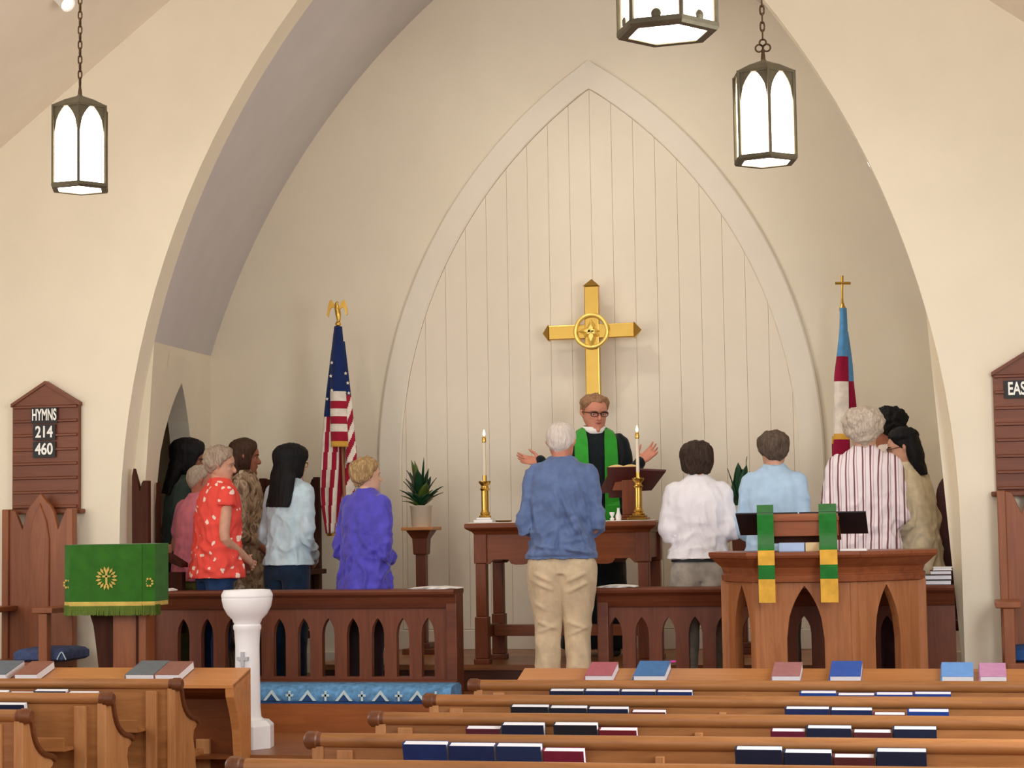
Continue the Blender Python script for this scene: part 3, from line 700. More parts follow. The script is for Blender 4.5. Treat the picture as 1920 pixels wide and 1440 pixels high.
for cxe, czr, rr, nn in ((e0.x, e0.z - .004, .062, 16), (l0 + .03, Q(125, 1095, ly).z, .026, 8), (l1 - .032, Q(278, 1092, ly).z, .026, 8)):
    mb = MB()
    for k in range(nn):
        a = 2 * math.pi * (k + .5) / nn; d_ = Vector((math.cos(a), 0, math.sin(a))); s_ = Vector((-d_.z, 0, d_.x)); c_ = Vector((cxe, ly - .015 + (.018 if nn == 8 else 0), czr))
        mb.prism([c_ + d_ * rr * .55, c_ + d_ * rr * .85 + s_ * .008, c_ + d_ * rr * 1.15, c_ + d_ * rr * .85 - s_ * .008], (0, .006, 0))
    mb.build('gold_rosette', M_gold2, t)
# ------------------------------------------------------------------ tall pointed chairs
def sedilia(cx_, y, z0, label, w=.47, peak=1.5, seat=.45, mat=None, facing=1):
    mat = mat or M_throne
    t = thing('sanctuary_chair', label, 'chair', (cx_, y, z0), 'tall pointed sanctuary chairs')
    h = w / 2; pz = peak; q = pz - .105; s = w / .455; nd = .235 if s > .7 else .17
    for sg in (-1, 1):
        MB().box((cx_ + sg * h - .035 * s, y - .02, z0), (cx_ + sg * h + .012, y + .05, z0 + q + .004)).build('back_post', mat, t, bevel=.006)
    # back board: a tall middle lancet and two lower shoulders with deep V notches between them
    hp_ = [(h - .01, q), (.177 * s, q - .01), (.126 * s, pz - nd), (.098 * s, pz - .125), (.075 * s, pz - .085), (.042 * s, pz - .05)]
    pts = [(-h + .01, .35), (h - .01, .35)] + hp_ + [(0, pz)] + [(-x, z) for x, z in hp_[::-1]]
    MB().prism([(cx_ + x, y, z0 + z) for x, z in pts], (0, .035, 0)).build('back_board', mat, t, bevel=.004)
    MB().prism([(cx_ + x, y - .014, z0 + z) for x, z in ((-.07 * s, .5), (.07 * s, .5), (.07 * s, pz - .30), (.05 * s, pz - .18), (0, pz - .06), (-.05 * s, pz - .18), (-.07 * s, pz - .30))], (0, .02, 0)).build('lancet_moulding', mat, t, bevel=.008)
    MB().box((cx_ - h - .02, y - .42, z0 + seat - .05), (cx_ + h + .02, y + .0, z0 + seat)).build('seat', mat, t, bevel=.006)
    for sg in (-1, 1):
        MB().box((cx_ + sg * h - .07 * s, y - .42, z0 + .755), (cx_ + sg * h + .07 * s, y + .0, z0 + .79)).build('armrest', mat, t, bevel=.006)
        MB().box((cx_ + sg * h - .03, y - .41, z0), (cx_ + sg * h + .03, y - .35, z0 + .755)).build('leg', mat, t, bevel=.005)
        MB().box((cx_ + sg * h - .02, y - .35, z0 + .3), (cx_ + sg * h + .02, y - .02, z0 + .35)).build('side_rung', mat, t)
    return t
cy_ = 11.49; ca = Q(75, 1000, cy_); pk = Q(73, 925, cy_).z - ZA
sedilia(ca.x, cy_, ZA, 'tall pointed wooden chair under the hymn board with numbers 214 and 460', .455, pk)
ca = Q(1995, 1000, cy_ + .0); 
sedilia(Q(1884, 1000, cy_).x + .225, cy_, ZA, 'tall pointed wooden chair under the hymn board cut by the right photo edge', .455, pk)
ya = 11.69; t = thing('choir_stall', 'dark pointed choir stall end just behind the left side of the arch', 'choir stall', (Q(262, 1000, ya).x, ya, ZB))
ol = [Q(px, py, ya) for px, py in ((247, 1010), (247, 893), (250, 878), (256, 900), (262, 922), (265, 906), (268, 901), (278, 901), (278, 1010))]
MB().prism([(ol[0].x, ya, ZB)] + [(p.x, ya, p.z) for p in ol[1:-1]] + [(ol[-1].x, ya, ZB)], (0, .045, 0)).build('stall_end', M_dark, t, bevel=.003)
xa, xb = ol[0].x, ol[-1].x
MB().box((xa + .005, ya + .045, ZB + .40), (xb, ya + .30, ZB + .44)).build('seat', M_dark, t); MB().box((xa + .005, ya + .26, ZB), (xb, ya + .30, ZB + .40)).build('support', M_dark, t)
ya = 13.45; sedilia(Q(545, 900, ya).x, ya, ZB, 'dark pointed chair behind the woman in the pale blue sweater', .42, Q(545, 870, ya).z - ZB, mat=M_dark)
# cushion on the left chair
zs_ = ZA + .45
t = thing('seat_cushion', 'dark blue needlepoint cushion on the chair under the hymn numbers', 'cushion', (Q(85, 1230, 11.2).x, 11.25, zs_))
mb = MB(); x0, x1 = Q(34, 1230, 11.2).x, Q(128, 1230, 11.2).x
rings = []
for e, z in ((.02, 0), (0, .015), (0, .055), (.02, .075), (.06, .085)): rings.append([(x0 + e, 11.14 + e, zs_ + z), (x1 - e, 11.14 + e, zs_ + z), (x1 - e, 11.5 - e, zs_ + z), (x0 + e, 11.5 - e, zs_ + z)])
mb.loft(rings); mb.build('cushion_body', plain('needlepoint_slate', (70, 84, 122), .9, 0, .15, 30, .3, 150), t, auto=50)
mb = MB(); xm = Q(115, 1232, 11.13).x; mb.tube([(xm - .03, 11.132, zs_ + .015), (xm - .012, 11.132, zs_ + .05), (xm, 11.132, zs_ + .062), (xm + .012, 11.132, zs_ + .05), (xm + .03, 11.132, zs_ + .015)], .004, 6, 3); mb.build('stitched_arch', M_kneel, t)
t = thing('seat_cushion', 'blue needlepoint cushion on the right-hand pointed chair at the photo edge', 'cushion', (Q(1915, 1240, 11.2).x, 11.25, zs_))
mb = MB(); x0 = Q(1893, 1240, 11.16).x; x1 = x0 + .36; rings = []
for e, z in ((.02, 0), (0, .015), (0, .055), (.02, .075), (.06, .085)): rings.append([(x0 + e, 11.14 + e, zs_ + z), (x1 - e, 11.14 + e, zs_ + z), (x1 - e, 11.5 - e, zs_ + z), (x0 + e, 11.5 - e, zs_ + z)])
mb.loft(rings); mb.build('cushion_body', M_kneedk, t, auto=50)
# round-backed chair on the right
yr = 12.95; rx0 = Q(1756, 960, yr).x; rz = Q(1785, 885, yr).z; cxr = rx0 + .14
t = thing('round_back_chair', 'dark mahogany chair with rounded back beside the right side of the arch', 'chair', (cxr, yr, ZB))
pts = [(rx0, ZB + .35), (rx0 + .28, ZB + .35), (rx0 + .28, rz - .16)] + [(cxr + .14 * math.cos(a), rz - .16 + .155 * math.sin(a) * 1.05) for a in np.linspace(.1, math.pi - .1, 14)] + [(rx0, rz - .16)]
MB().prism([(x, yr, z) for x, z in pts], (0, .06, 0)).build('back', M_maho, t, bevel=.01)
MB().box((rx0, yr - .45, ZB + .38), (rx0 + .28, yr, ZB + .45)).build('seat', M_maho, t, bevel=.01)
for x in (rx0 + .01, rx0 + .21):
    for y in (yr - .44, yr): MB().box((x, y, ZB), (x + .06, y + .05, ZB + .38)).build('leg', M_maho, t, bevel=.004)
# slanted music desk on the left
yd = 11.99; t = thing('music_desk', 'dark slanted music desk beside the woman in dark green', 'music desk', (Q(315, 1060, yd).x, yd, ZB))
a = Q(288, 1022, yd); b = Q(342, 1056, yd)
MB().prism([(a.x, yd - .02, a.z), (b.x, yd - .02, b.z), (b.x, yd - .02, b.z - .03), (a.x, yd - .02, a.z - .07)], (0, .12, 0)).build('slanted_top', M_dark, t, bevel=.004)
MB().box((a.x, yd, ZB), (a.x + .05, yd + .09, a.z - .06)).build('post', M_dark, t); MB().box((a.x + .01, yd + .04, ZB + .4), (b.x - .02, yd + .1, b.z - .06)).build('panel', M_dark, t)
p = Q(297, 1020, 12.3); MB_ = MB(); zt2 = Q(297, 905, 12.3).z
t = thing('slim_post', 'slim dark upright post between the left chair and the doorway', 'post', (p.x, 12.3, ZB))
MB().box((p.x - .011, 12.29, ZB), (p.x + .011, 12.32, zt2)).build('shaft', M_dark, t); MB().lathe([(.04, 0), (.04, .015), (.015, .03)], (p.x, 12.305, ZB), 14).build('foot', M_dark, t)
# ------------------------------------------------------------------ hymn boards
def hymn_board(pxl, pxr, lines, label):
    y = YF - .04; x0 = Q(pxl, 850, y).x; x1 = x0 + .475; z0 = Q(90, 955, y).z; z1 = Q(23, 756, y).z; zp = Q(84, 716, y).z; xm = (x0 + x1) / 2
    t = thing('hymn_board', label, 'hymn board', (xm, YF, z0), 'hymn boards on the front wall')
    MB().prism([(x0, y, z0), (x1, y, z0), (x1, y, z1), (xm, y, zp), (x0, y, z1)], (0, .04, 0)).build('back_board', M_hymnb, t, bevel=.004)
    for sg in (-1, 1):
        a = Vector((xm + sg * .245, y - .012, z1 - .006)); b = Vector((xm, y - .012, zp + .006)); MB().prism([a, b, b + Vector((0, 0, -.022)), a + Vector((0, 0, -.022))], (0, .05, 0)).build('gable_strip', M_hymnb, t)
    n = 7; zs = np.linspace(z1 - .03, z0 + .02, n + 1)
    for z in zs: MB().prism([(x0 + .01, y, z - .012), (x0 + .01, y - .014, z - .008), (x0 + .01, y - .014, z + .004), (x0 + .01, y, z + .010)], (x1 - x0 - .02, 0, 0)).build('card_ledge', M_hymnb, t)
    MB().box((x0 - .03, y - .03, z0 - .03), (x1 + .03, YF, z0 + .0)).build('base_shelf', M_hymnb, t, bevel=.006)
    for k, (s_, w, sx_) in enumerate(lines):
        zc = {0: Q(84, 779, y).z, 1: Q(84, 811, y).z, 2: Q(84, 843, y).z}[k] if pxl < 900 else Q(1905, 730, y).z
        xc = xm + (.0 if pxl < 900 else -.05); h = .052
        card = MB().box((xc - w / 2, y - .018, zc - h), (xc + w / 2, y - .012, zc + h)).build('card', M_black, t)
        me = text_mesh(s_, .105, .0015, sx_); me.materials.append(M_letter); o = bpy.data.objects.new('lettering', me); link(o); adopt(o, card)
        o.matrix_basis = Matrix.Translation((xc, y - .0195, zc)) @ Matrix.Rotation(R(90), 4, 'X')
    return t
hymn_board(23, 148, [('HYMNS', .185, .50), ('214', .16, .80), ('460', .16, .80)], 'dark wooden hymn board reading HYMNS 214 460 on the left wall')
hymn_board(1866, 1990, [('EASTER', .25, .60)], 'dark wooden hymn board with letters EAS cut off by the right photo edge')
# ------------------------------------------------------------------ pews, desks, books
PEW_Y = [9.39, 8.56, 7.73, 6.93, 6.14]; PH = .84
def make_pew(x0, x1, y, end_at_right, label):
    """pew whose back (seen by the camera) stands at y; the seat lies beyond it"""
    t = thing('pew', label, 'pew', ((x0 + x1) / 2, y, 0), 'rows of wooden pews')
    r = .028; zc = PH - r
    xa, xb = (x0 + .0, x1) 
    MB().tube([(x0, y, zc), (x1, y, zc)], r, 18).build('top_roll', M_pew, t, auto=60)
    xe = x1 if end_at_right else x0; sg = 1 if end_at_right else -1
    mb = MB(); mb.tube([(xe - sg * .035, y, zc), (xe - sg * .02, y, zc), (xe - sg * .015, y, zc), (xe + sg * .02, y, zc), (xe + sg * .032, y, zc)], [r + .001, r + .001, r + .006, r + .006, r - .004], 18); mb.build('roll_end', M_pewd, t, auto=40)
    MB().box((x0 + .02, y - .012, .10), (x1 - .02, y + .012, zc)).build('back_panel', M_pew, t)
    MB().box((x0 + .02, y + .012, .40), (x1 - .02, y + .42, .435)).build('seat', M_pew, t, bevel=.008)
    # shaped bench end
    px = [(-.02, 0), (-.02, zc - .02), (.02, zc - .01), (.045, zc - .03), (.06, zc - .075), (.085, zc - .125), (.125, zc - .165), (.18, zc - .19), (.245, zc - .205), (.275, zc - .222), (.265, zc - .245), (.235, zc - .26), (.225, zc - .30), (.245, zc - .36), (.27, .30), (.29, .08), (.29, 0)]
    for xx in (x0, x1 - .045):
        MB().prism([(xx, y + a, z) for a, z in px], (.045, 0, 0)).build('bench_end', M_pewz, t, bevel=.004)
        cap = [(.0, zc + .005), (.035, zc), (.06, zc - .03), (.075, zc - .075), (.10, zc - .12), (.14, zc - .155), (.19, zc - .178), (.25, zc - .192), (.285, zc - .215)]
        cs = spline(np.array(cap), 4); nr = np.gradient(cs, axis=0); nr = np.c_[-nr[:, 1], nr[:, 0]]; nr /= np.linalg.norm(nr, axis=1)[:, None]
        mb = MB(); rows = []
        for p, q in zip(cs, nr):
            o_ = p - q * .022
            rows.append([(xx - .016, y + p[0], p[1]), (xx + .061, y + p[0], p[1]), (xx + .061, y + o_[0], o_[1]), (xx - .016, y + o_[0], o_[1])])
        mb.loft(rows); mb.build('arm_moulding', M_pewd, t, bevel=.004)
    xb_ = xe - sg * .10
    MB().box((min(xb_, xb_ - sg * .06), y - .03, .18), (max(xb_, xb_ - sg * .06), y - .01, zc - r - .005)).build('back_block', M_pewz, t, bevel=.003)
    # book rack: shelf, front lip and brackets
    MB().box((x0 + .16, y - .125, PH - .265), (x1 - .16, y - .012, PH - .25)).build('rack_shelf', M_pew, t)
    MB().box((x0 + .16, y - .135, PH - .265), (x1 - .16, y - .121, PH - .20)).build('rack_lip', M_pew, t, bevel=.003)
    return t
names = ['frontmost', 'second', 'third', 'fourth', 'nearest']
RX0, RX1, LX0, LX1 = .235, 4.45, -4.45, -1.36
bracket_px = {0: 1395, 1: 1357, 2: 1311, 3: 1237}
for i, y in enumerate(PEW_Y):
    t = make_pew(RX0, RX1, y, False, '%s wooden pew of the right block%s' % (names[i], ', only its top roll in the picture' if i == 4 else ', hymnals in its rack'))
    if i in bracket_px:
        x = Q(bracket_px[i], 1400 - 30 * i, y).x; MB().box((x - .016, y - .04, PH - .25), (x + .016, y - .01, PH - .07)).build('rack_bracket', M_pewz, t, bevel=.003)
for i in range(3):
    make_pew(LX0, LX1, PEW_Y[i], True, '%s wooden pew of the left block with scrolled bench end' % names[i])
# prayer desks in front of the first pews
def desk(x0, x1, end, label):
    ya, yb = 10.0, 10.25; za, zb = Q(1000, 1281, ya).z - .012, Q(1000, 1250, yb).z - .012
    t = thing('prayer_desk', label, 'desk', ((x0 + x1) / 2, yb, 0), 'prayer desks before the pews')
    MB().prism([(x0, ya, za), (x0, yb + .02, zb + .004), (x0, yb + .02, zb - .024), (x0, ya, za - .024)], (x1 - x0, 0, 0)).build('slanted_top', M_desk, t, bevel=.004)
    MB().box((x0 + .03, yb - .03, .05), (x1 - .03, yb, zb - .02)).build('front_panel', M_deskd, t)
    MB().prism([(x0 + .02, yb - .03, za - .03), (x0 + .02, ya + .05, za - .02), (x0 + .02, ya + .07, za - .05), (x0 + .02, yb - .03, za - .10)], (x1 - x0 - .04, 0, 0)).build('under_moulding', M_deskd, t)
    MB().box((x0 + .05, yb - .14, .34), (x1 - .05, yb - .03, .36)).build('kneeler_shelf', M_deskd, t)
    for xx in (x0, x1 - .05):
        pr = [(yb + .02, 0), (yb + .02, zb), (ya, za), (ya + .01, za - .07), (ya + .06, za - .16), (ya + .10, za - .26), (ya + .12, za - .4), (ya + .11, .0)]
        MB().prism([(xx, y, z) for y, z in pr], (.05, 0, 0)).build('end_panel', M_desk, t, bevel=.004)
    xe = x1 - .30 if end > 0 else x0 + .25
    MB().box((xe, yb - .06, .22), (xe + .08, yb - .03, .44)).build('panel_block', M_pewz, t, bevel=.004)
    return ya, yb, za, zb
dk = desk(Q(972, 1265, 10.12).x, RX1, -1, 'orange-brown prayer desk in front of the right pews with hymnals lying on it')
desk(LX0, Q(452, 1262, 10.12).x, 1, 'orange-brown prayer desk in front of the left pews with hymnals lying on it')
# books
BOOKC = {}
def bookmat(rgb):
    if rgb not in BOOKC: BOOKC[rgb] = plain('book_cloth_%d_%d_%d' % rgb, rgb, .6, 0, .06, 30)
    return BOOKC[rgb]
def book(w, h, th, rgb, M, label, group, name='hymnal', title=False):
    """a book in its own frame: x = width from the spine, y = thickness, z = height; M places it"""
    loc = M.translation
    t = thing(name, label, 'book', tuple(loc), group)
    c = .003; mb = MB()
    mb.box((0, 0, 0), (w, c, h), M); mb.box((0, th - c, 0), (w, th, h), M)
    rings = [[M @ Vector(p) for p in ((c, 0, z), (-.004, th * .25, z), (-.006, th * .5, z), (-.004, th * .75, z), (c, th, z))] for z in (0, h)]
    mb.loft(rings); mb.build('cover', bookmat(rgb), t)
    MB().box((.001, c, .001), (w - .0015, th - c, h - .001), M).build('pages', M_pages, t)
    if title:
        me = text_mesh('The Hymnal', .018, .0004); me.materials.append(plain('gilt_%d_%d_%d' % rgb, (150, 140, 120), .5)); o = bpy.data.objects.new('title', me); link(o); adopt(o, t)
        o.matrix_basis = M @ Matrix.Translation((w * .5, -.0006, h * .62)) @ Matrix.Rotation(R(90), 4, 'X')
    return t
NAVY, INK, BLK, BLU, MAR, RED, BRN = (30, 52, 112), (24, 34, 62), (28, 30, 38), (26, 66, 148), (92, 26, 46), (120, 28, 40), (92, 40, 42)
rows = {
 3: [[(752, 838, 1388, NAVY), (838, 927, 1391, (30, 48, 96)), (927, 1015, 1392, (34, 54, 96)), (1015, 1095, 1401, (132, 32, 60))],
     [(1376, 1467, 1398, INK), (1467, 1560, 1404, INK), (1560, 1640, 1413, BRN), (1640, 1738, 1402, INK)]],
 2: [[(870, 938, 1359, (92, 34, 50)), (938, 1020, 1352, INK), (1035, 1120, 1352, BLK), (1120, 1194, 1362, RED)],
     [(1443, 1510, 1364, (104, 22, 50)), (1510, 1597, 1358, INK), (1597, 1672, 1366, BRN), (1672, 1757, 1360, INK)]],
 1: [[(955, 1028, 1318, BLK), (1028, 1100, 1320, (26, 32, 48)), (1100, 1178, 1322, INK), (1181, 1248, 1328, (96, 34, 42))],
     [(1470, 1555, 1322, (30, 44, 92)), (1555, 1636, 1324, (28, 42, 88)), (1636, 1698, 1333, (100, 40, 62)), (1700, 1780, 1327, BLU)]],
 0: [[(1028, 1094, 1288, INK), (1094, 1161, 1288, (28, 40, 84)), (1161, 1229, 1289, (32, 48, 92)), (1229, 1298, 1290, (30, 52, 110))],
     [(1498, 1568, 1292, BLU), (1568, 1640, 1296, (26, 52, 120)), (1640, 1712, 1295, BLU), (1712, 1784, 1294, BLU)]]}
ordn = ['first', 'second', 'third', 'fourth']
def cname(c):
    r, g, b = c
    if r > g * 1.7 and r > b * 1.2: return 'maroon'
    if b > 130: return 'blue'
    if b > 85: return 'navy'
    return 'blue-black' if b > 50 else 'black'
for i, (gl, gr) in rows.items():
    y = PEW_Y[i]
    for gi, grp in enumerate((gl, gr)):
        for k, (a, b, ty, col) in enumerate(grp):
            lean = -.01; yb_ = y - .105
            xa, xb = Q(a, ty, yb_ + lean).x, Q(b, ty, yb_ + lean).x
            z1 = Q((a + b) / 2, ty + 8, yb_ + lean).z; z0 = PH - .248; h = (z1 - z0) / .966; th = .040
            w = xb - xa - .009
            M = Matrix.Translation((xa + .006, yb_ + .045, z0)) @ Matrix.Rotation(R(15), 4, 'X')
            book(w, max(h, .12), th, col, M, '%s hymnal, %s from left in the %s group of the %s right pew rack' % (cname(col), ordn[k], 'left' if gi == 0 else 'right', names[i]), 'hymnals in the pew racks', title=(i == 3 and gi == 1 and k == 0))
for i, grp in ((0, [(-24, 12, 1290, INK), (12, 60, 1293, (150, 110, 96)), (60, 123, 1288, (22, 34, 66)), (123, 181, 1292, RED)]), (1, [(-24, 45, 1313, (22, 34, 66))])):
    y = PEW_Y[i]
    for k, (a, b, ty, col) in enumerate(grp):
        lean = -.01; yb_ = y - .105; xa, xb = Q(a, ty, yb_ + lean).x, Q(b, ty, yb_ + lean).x
        z1 = Q((a + b) / 2, ty + 6, yb_ + lean).z; z0 = PH - .248
        M = Matrix.Translation((xa + .006, yb_ + .045, z0)) @ Matrix.Rotation(R(15), 4, 'X')
        book(xb - xa - .009, z1 - z0, .040, col, M, ('%s hymnal, %s from left in the rack of the front left pew' % (cname(col) if k != 1 else 'pale brown', ordn[k])) if i == 0 else 'navy hymnal alone in the rack of the second left pew', 'hymnals in the pew racks')
ya, yb, za, zb = dk
sl = math.atan2(zb - za + .004, yb + .02 - ya)
def lying(a, b, ty_front, depth, th, rgb, label):
    yf = ya + .028; z = za + (zb - za) * (yf - ya) / (yb - ya) + .001
    xa, xb = Q(a, ty_front, yf).x, Q(b, ty_front, yf).x
    # the cover faces up: x stays, thickness goes up, height goes away from the viewer
    M = Matrix.Translation((xa, yf, z)) @ Matrix.Rotation(sl, 4, 'X') @ Matrix(((1, 0, 0, 0), (0, 0, 1, 0), (0, -1, 0, th), (0, 0, 0, 1)))
    return book(xb - xa, depth, th, rgb, M, label, 'hymnals lying on the prayer desks')
lying(1097, 1148, 1276, .215, .045, (178, 96, 108), 'rose-pink hymnal lying leftmost on the right prayer desk')
lying(1188, 1247, 1277, .235, .045, (66, 118, 176), 'mid-blue hymnal with white bookmark lying second from left on the right desk')
lying(1447, 1500, 1279, .215, .045, (178, 120, 122), 'dusty pink hymnal lying on the right desk in front of the pulpit centre')
lying(1556, 1614, 1280, .235, .045, (48, 92, 184), 'strong blue hymnal lying on the right desk in front of the pulpit')
lying(1766, 1826, 1282, .215, .045, (110, 164, 232), 'pale sky-blue hymnal lying at the right end of the right desk')
lying(1838, 1888, 1283, .205, .045, (206, 146, 188), 'pale lilac-pink hymnal lying rightmost on the right prayer desk')
lying(236, 289, 1272, .235, .045, (110, 116, 122), 'grey hymnal lying beside a brown one on the left prayer desk')
lying(291, 336, 1272, .225, .045, (150, 102, 88), 'red-brown hymnal lying rightmost on the left prayer desk')
lying(-40, 12, 1270, .235, .045, (98, 108, 118), 'slate-grey hymnal cut by the left photo edge on the left desk')
lying(28, 70, 1272, .225, .045, (146, 94, 76), 'brown hymnal lying near the left photo edge on the left desk')
mb = MB(); p = Q(1262, 1240, 10.2); mb.box((p.x - .012, p.y - .02, p.z - .004), (p.x + .014, p.y + .02, p.z + .004)); 
tag(mb.build('bookmark_ribbon', plain('magenta_ribbon', (196, 60, 150), .6)), 'small magenta ribbon sticking out of the mid-blue hymnal', 'ribbon')
# ------------------------------------------------------------------ hanging lanterns
def lantern(px, py_top, py_bot, y, label, rot, scroll):
    pt = Q(px, py_top, y); pb = Q(px, py_bot, y); x = pt.x; H = (pt.z - pb.z); z0 = pb.z; r = .140 * H / .46
    t = thing('hanging_lantern', label, 'lamp', (x, y, z0), 'bronze pendant lanterns')
    n = 6; hb = H * .045; zr = z0 + H * .80; zt = z0 + H * .86
    def ring(rad, z): return [(x + rad * math.cos(rot + 2 * math.pi * i / n), y + rad * math.sin(rot + 2 * math.pi * i / n), z) for i in range(n)]
    # base frame (hexagonal ring) and roof
    mb = MB(); mb.loft([ring(r * 1.02, z0), ring(r * 1.06, z0 + hb * .4), ring(r * 1.06, z0 + hb), ring(r * .86, z0 + hb), ring(r * .82, z0), ring(r * 1.02, z0)], cap=False); mb.build('base_ring', M_bronze, t)
    mb = MB(); mb.loft([ring(r * .84, z0 + .004), ring(r * .84, z0 + .008)]); mb.build('bottom_pane', M_pane, t)
    mb = MB(); mb.loft([ring(r * .96, zt - .015), ring(r * 1.03, zt - .012), ring(r * 1.03, zt), ring(r * .55, z0 + H * .935), ring(r * .12, z0 + H * .985), ring(r * .08, z0 + H)]); mb.build('roof', M_bronze, t)
    for i in range(n):
        a0 = rot + 2 * math.pi * i / n; a1 = rot + 2 * math.pi * (i + 1) / n
        A = Vector((x + r * math.cos(a0), y + r * math.sin(a0), z0 + hb)); B = Vector((x + r * math.cos(a1), y + r * math.sin(a1), z0 + hb)); d = B - A; W = d.length; d.normalize(); nr = Vector((d.y, -d.x, 0))
        fr = lambda u, dd, z, A=A, d=d, nr=nr: tuple(A + d * u - nr * dd + Vector((0, 0, z)))
        hh = zt - z0 - hb
        mb = MB(); lancet(mb, W, hh, .006, [(W / 2, W * .455, .004, hh - W * .98, hh - .004)], fr, 5); weld(mb.build('side_frame', M_bronze, t))
        mb = MB(); mb.add([fr(.004, .008, 0), fr(W - .004, .008, 0), fr(W - .004, .008, hh), fr(.004, .008, hh)], [(0, 1, 2, 3)]); mb.build('pane', M_pane, t)
        MB().tube([A, A + Vector((0, 0, hh))], .0085, 6).build('corner_bar', M_bronze, t)
        if scroll > 1: MB().ball(tuple((A + B) / 2 + nr * .004 + Vector((0, 0, .012))), .018, 10, 6, (1, .4, 1), Matrix.Rotation((a0 + a1) / 2 + math.pi / 2, 3, 'Z')).build('boss', M_bronze, t)
    z = z0 + H
    MB().lathe([(.012, -.01), (.010, .02), (.006, .05)], (x, y, z), 8).build('finial', M_chain, t)
    z += .045
    if scroll:
        for sg in (-1, 1):
            pts = [(x + sg * (.018 + .018 * math.cos(a)), y, z + .012 + .018 * math.sin(a)) for a in np.linspace(0, 2 * math.pi, 13)]
            MB().tube(pts, .0045, 6).build('scroll', M_chain, t)
        pts = [(x + .016 * math.cos(a), y, z + .038 + .016 * math.sin(a)) for a in np.linspace(0, 2 * math.pi, 13)]
        MB().tube(pts, .0045, 6).build('eyelet', M_chain, t); z += .052
    zc = ceil_z(x); lk = MB(); k = 0; L = .056
    me = None
    while z < zc:
        ang = 0 if k % 2 else math.pi / 2
        if me is None:
            mb = MB(); pts = []
            for a in np.linspace(0, 2 * math.pi, 17): pts.append((.0095 * math.cos(a), 0, L * .5 + (L * .36) * math.sin(a) + (.0 if abs(math.sin(a)) < .2 else .004 * np.sign(math.sin(a)))))
            mb.tube(pts, .0042, 6); me = mb.mesh('chain_link', True); me.materials.append(M_chain)
        o = bpy.data.objects.new('chain_link', me); link(o); adopt(o, t); o.matrix_basis = Matrix.Translation((x, y, z - .004)) @ Matrix.Rotation(ang + .12, 4, 'Z'); z += L * .72; k += 1
    MB().lathe([(.05, 0), (.045, -.02), (.012, -.04)][::-1], (x, y, zc + .03), 14).build('ceiling_rose', M_bronze, t)
    return t
lantern(150, 178, 357, 9.3, 'bronze lantern with lit white panes hanging on the left', R(20 - 90 + 3), 0)
lantern(1431, 112, 306, 9.1, 'bronze lantern with lit white panes and scrolled hook hanging on the right', R(20 - 90 - 6), 1)
lantern(1245, -235, 66, 6.2, 'nearest lantern, only its lit lower edge in the picture at the top', R(20 - 90 + 4), 2)
# ceiling spotlight upper left
d = CAM_ROT @ Vector(((122 - 960) / FPX, -(4 - 720) / FPX, -1)); 
s_ = 5.0
while True:
    p = Vector((CAMX, CAMY, CAMZ)) + d * s_
    if p.z > ceil_z(p.x) - .09 or p.y > YF - .15: break
    s_ += .02
t = thing('spotlight', 'white spotlight can on the ceiling at the upper left', 'spotlight', tuple(p))
ax = (Vector((.75, -.30, -.60))).normalized(); rot = ax.to_track_quat('Z', 'Y').to_matrix().to_4x4()
def lath_m(prof, M, n=20):
    mb = MB(); mb.loft([[M @ Vector((max(r, 1e-4) * math.cos(2 * math.pi * i / n), max(r, 1e-4) * math.sin(2 * math.pi * i / n), z)) for i in range(n)] for r, z in prof]); return mb
Mx = Matrix.Translation(p) @ rot
lath_m([(.016, -.12), (.034, -.11), (.038, -.05), (.047, .03), (.049, .035), (.044, .03), (.038, .0)], Mx).build('can', plain('white_enamel', (240, 236, 228), .4), t, auto=40)
lath_m([(.0, .005), (.038, .004), (.0385, .006), (.0, .010)], Mx).build('lens', M_lens, t)
MB().tube([tuple(p - ax * .09), (p.x - .02, p.y + .03, ceil_z(p.x - .02) + .02)], .012, 8).build('arm', MATS['white_enamel'], t)
# ------------------------------------------------------------------ flags
def pole(t, xb, yb, zb, xt, zt, mat):
    MB().tube([(xb, yb, zb), (xt, yb, zt)], .013, 12).build('pole', mat, t, smooth=True)
    MB().lathe([(.13, 0), (.13, .02), (.08, .045), (.03, .06), (.022, .12)], (xb, yb, zb), 20).build('base', M_brassd, t, auto=40)
def lobe(name, t, y, edges, colour, mats, amp=.02, fold=3, thick=True, nu=21, nv=64, yoff=0, phase=0):
    """hanging cloth: edges = [(py, px left, px right)], colour(u, v) -> material index; folds stand out towards the viewer"""
    E_ = spline(np.array(edges, float), 8); mb = MB(); vs = []
    py = np.linspace(E_[0][0], E_[-1][0], nv); xl = np.interp(py, E_[:, 0], E_[:, 1]); xr = np.interp(py, E_[:, 0], E_[:, 2])
    for j in range(nv):
        v = j / (nv - 1)
        for i in range(nu):
            u = i / (nu - 1); a = amp * (.25 + .75 * v)
            p = Q(xl[j] + (xr[j] - xl[j]) * u, py[j], y)
            bulge = -.03 * math.sin(u * math.pi) - a * math.sin(u * math.pi * 2 * fold + phase + v * 2)
            vs.append(Vector((p.x, y + yoff + bulge, p.z)))
    fs = []; mi = []
    for j in range(nv - 1):
        for i in range(nu - 1):
            fs.append((j * nu + i, j * nu + i + 1, (j + 1) * nu + i + 1, (j + 1) * nu + i)); mi.append(colour((i + .5) / (nu - 1), (j + .5) / (nv - 1)))
    mb.add(vs, fs); mb.m = mi
    o = mb.build(name, mats, t, fix=False); o.data.polygons.foreach_set('use_smooth', [True] * len(fs))
    s = o.modifiers.new('thickness', 'SOLIDIFY'); s.thickness = .004; s.offset = 0
    return lambda u, v: vs[int(round(v * (nv - 1))) * nu + int(round(u * (nu - 1)))]
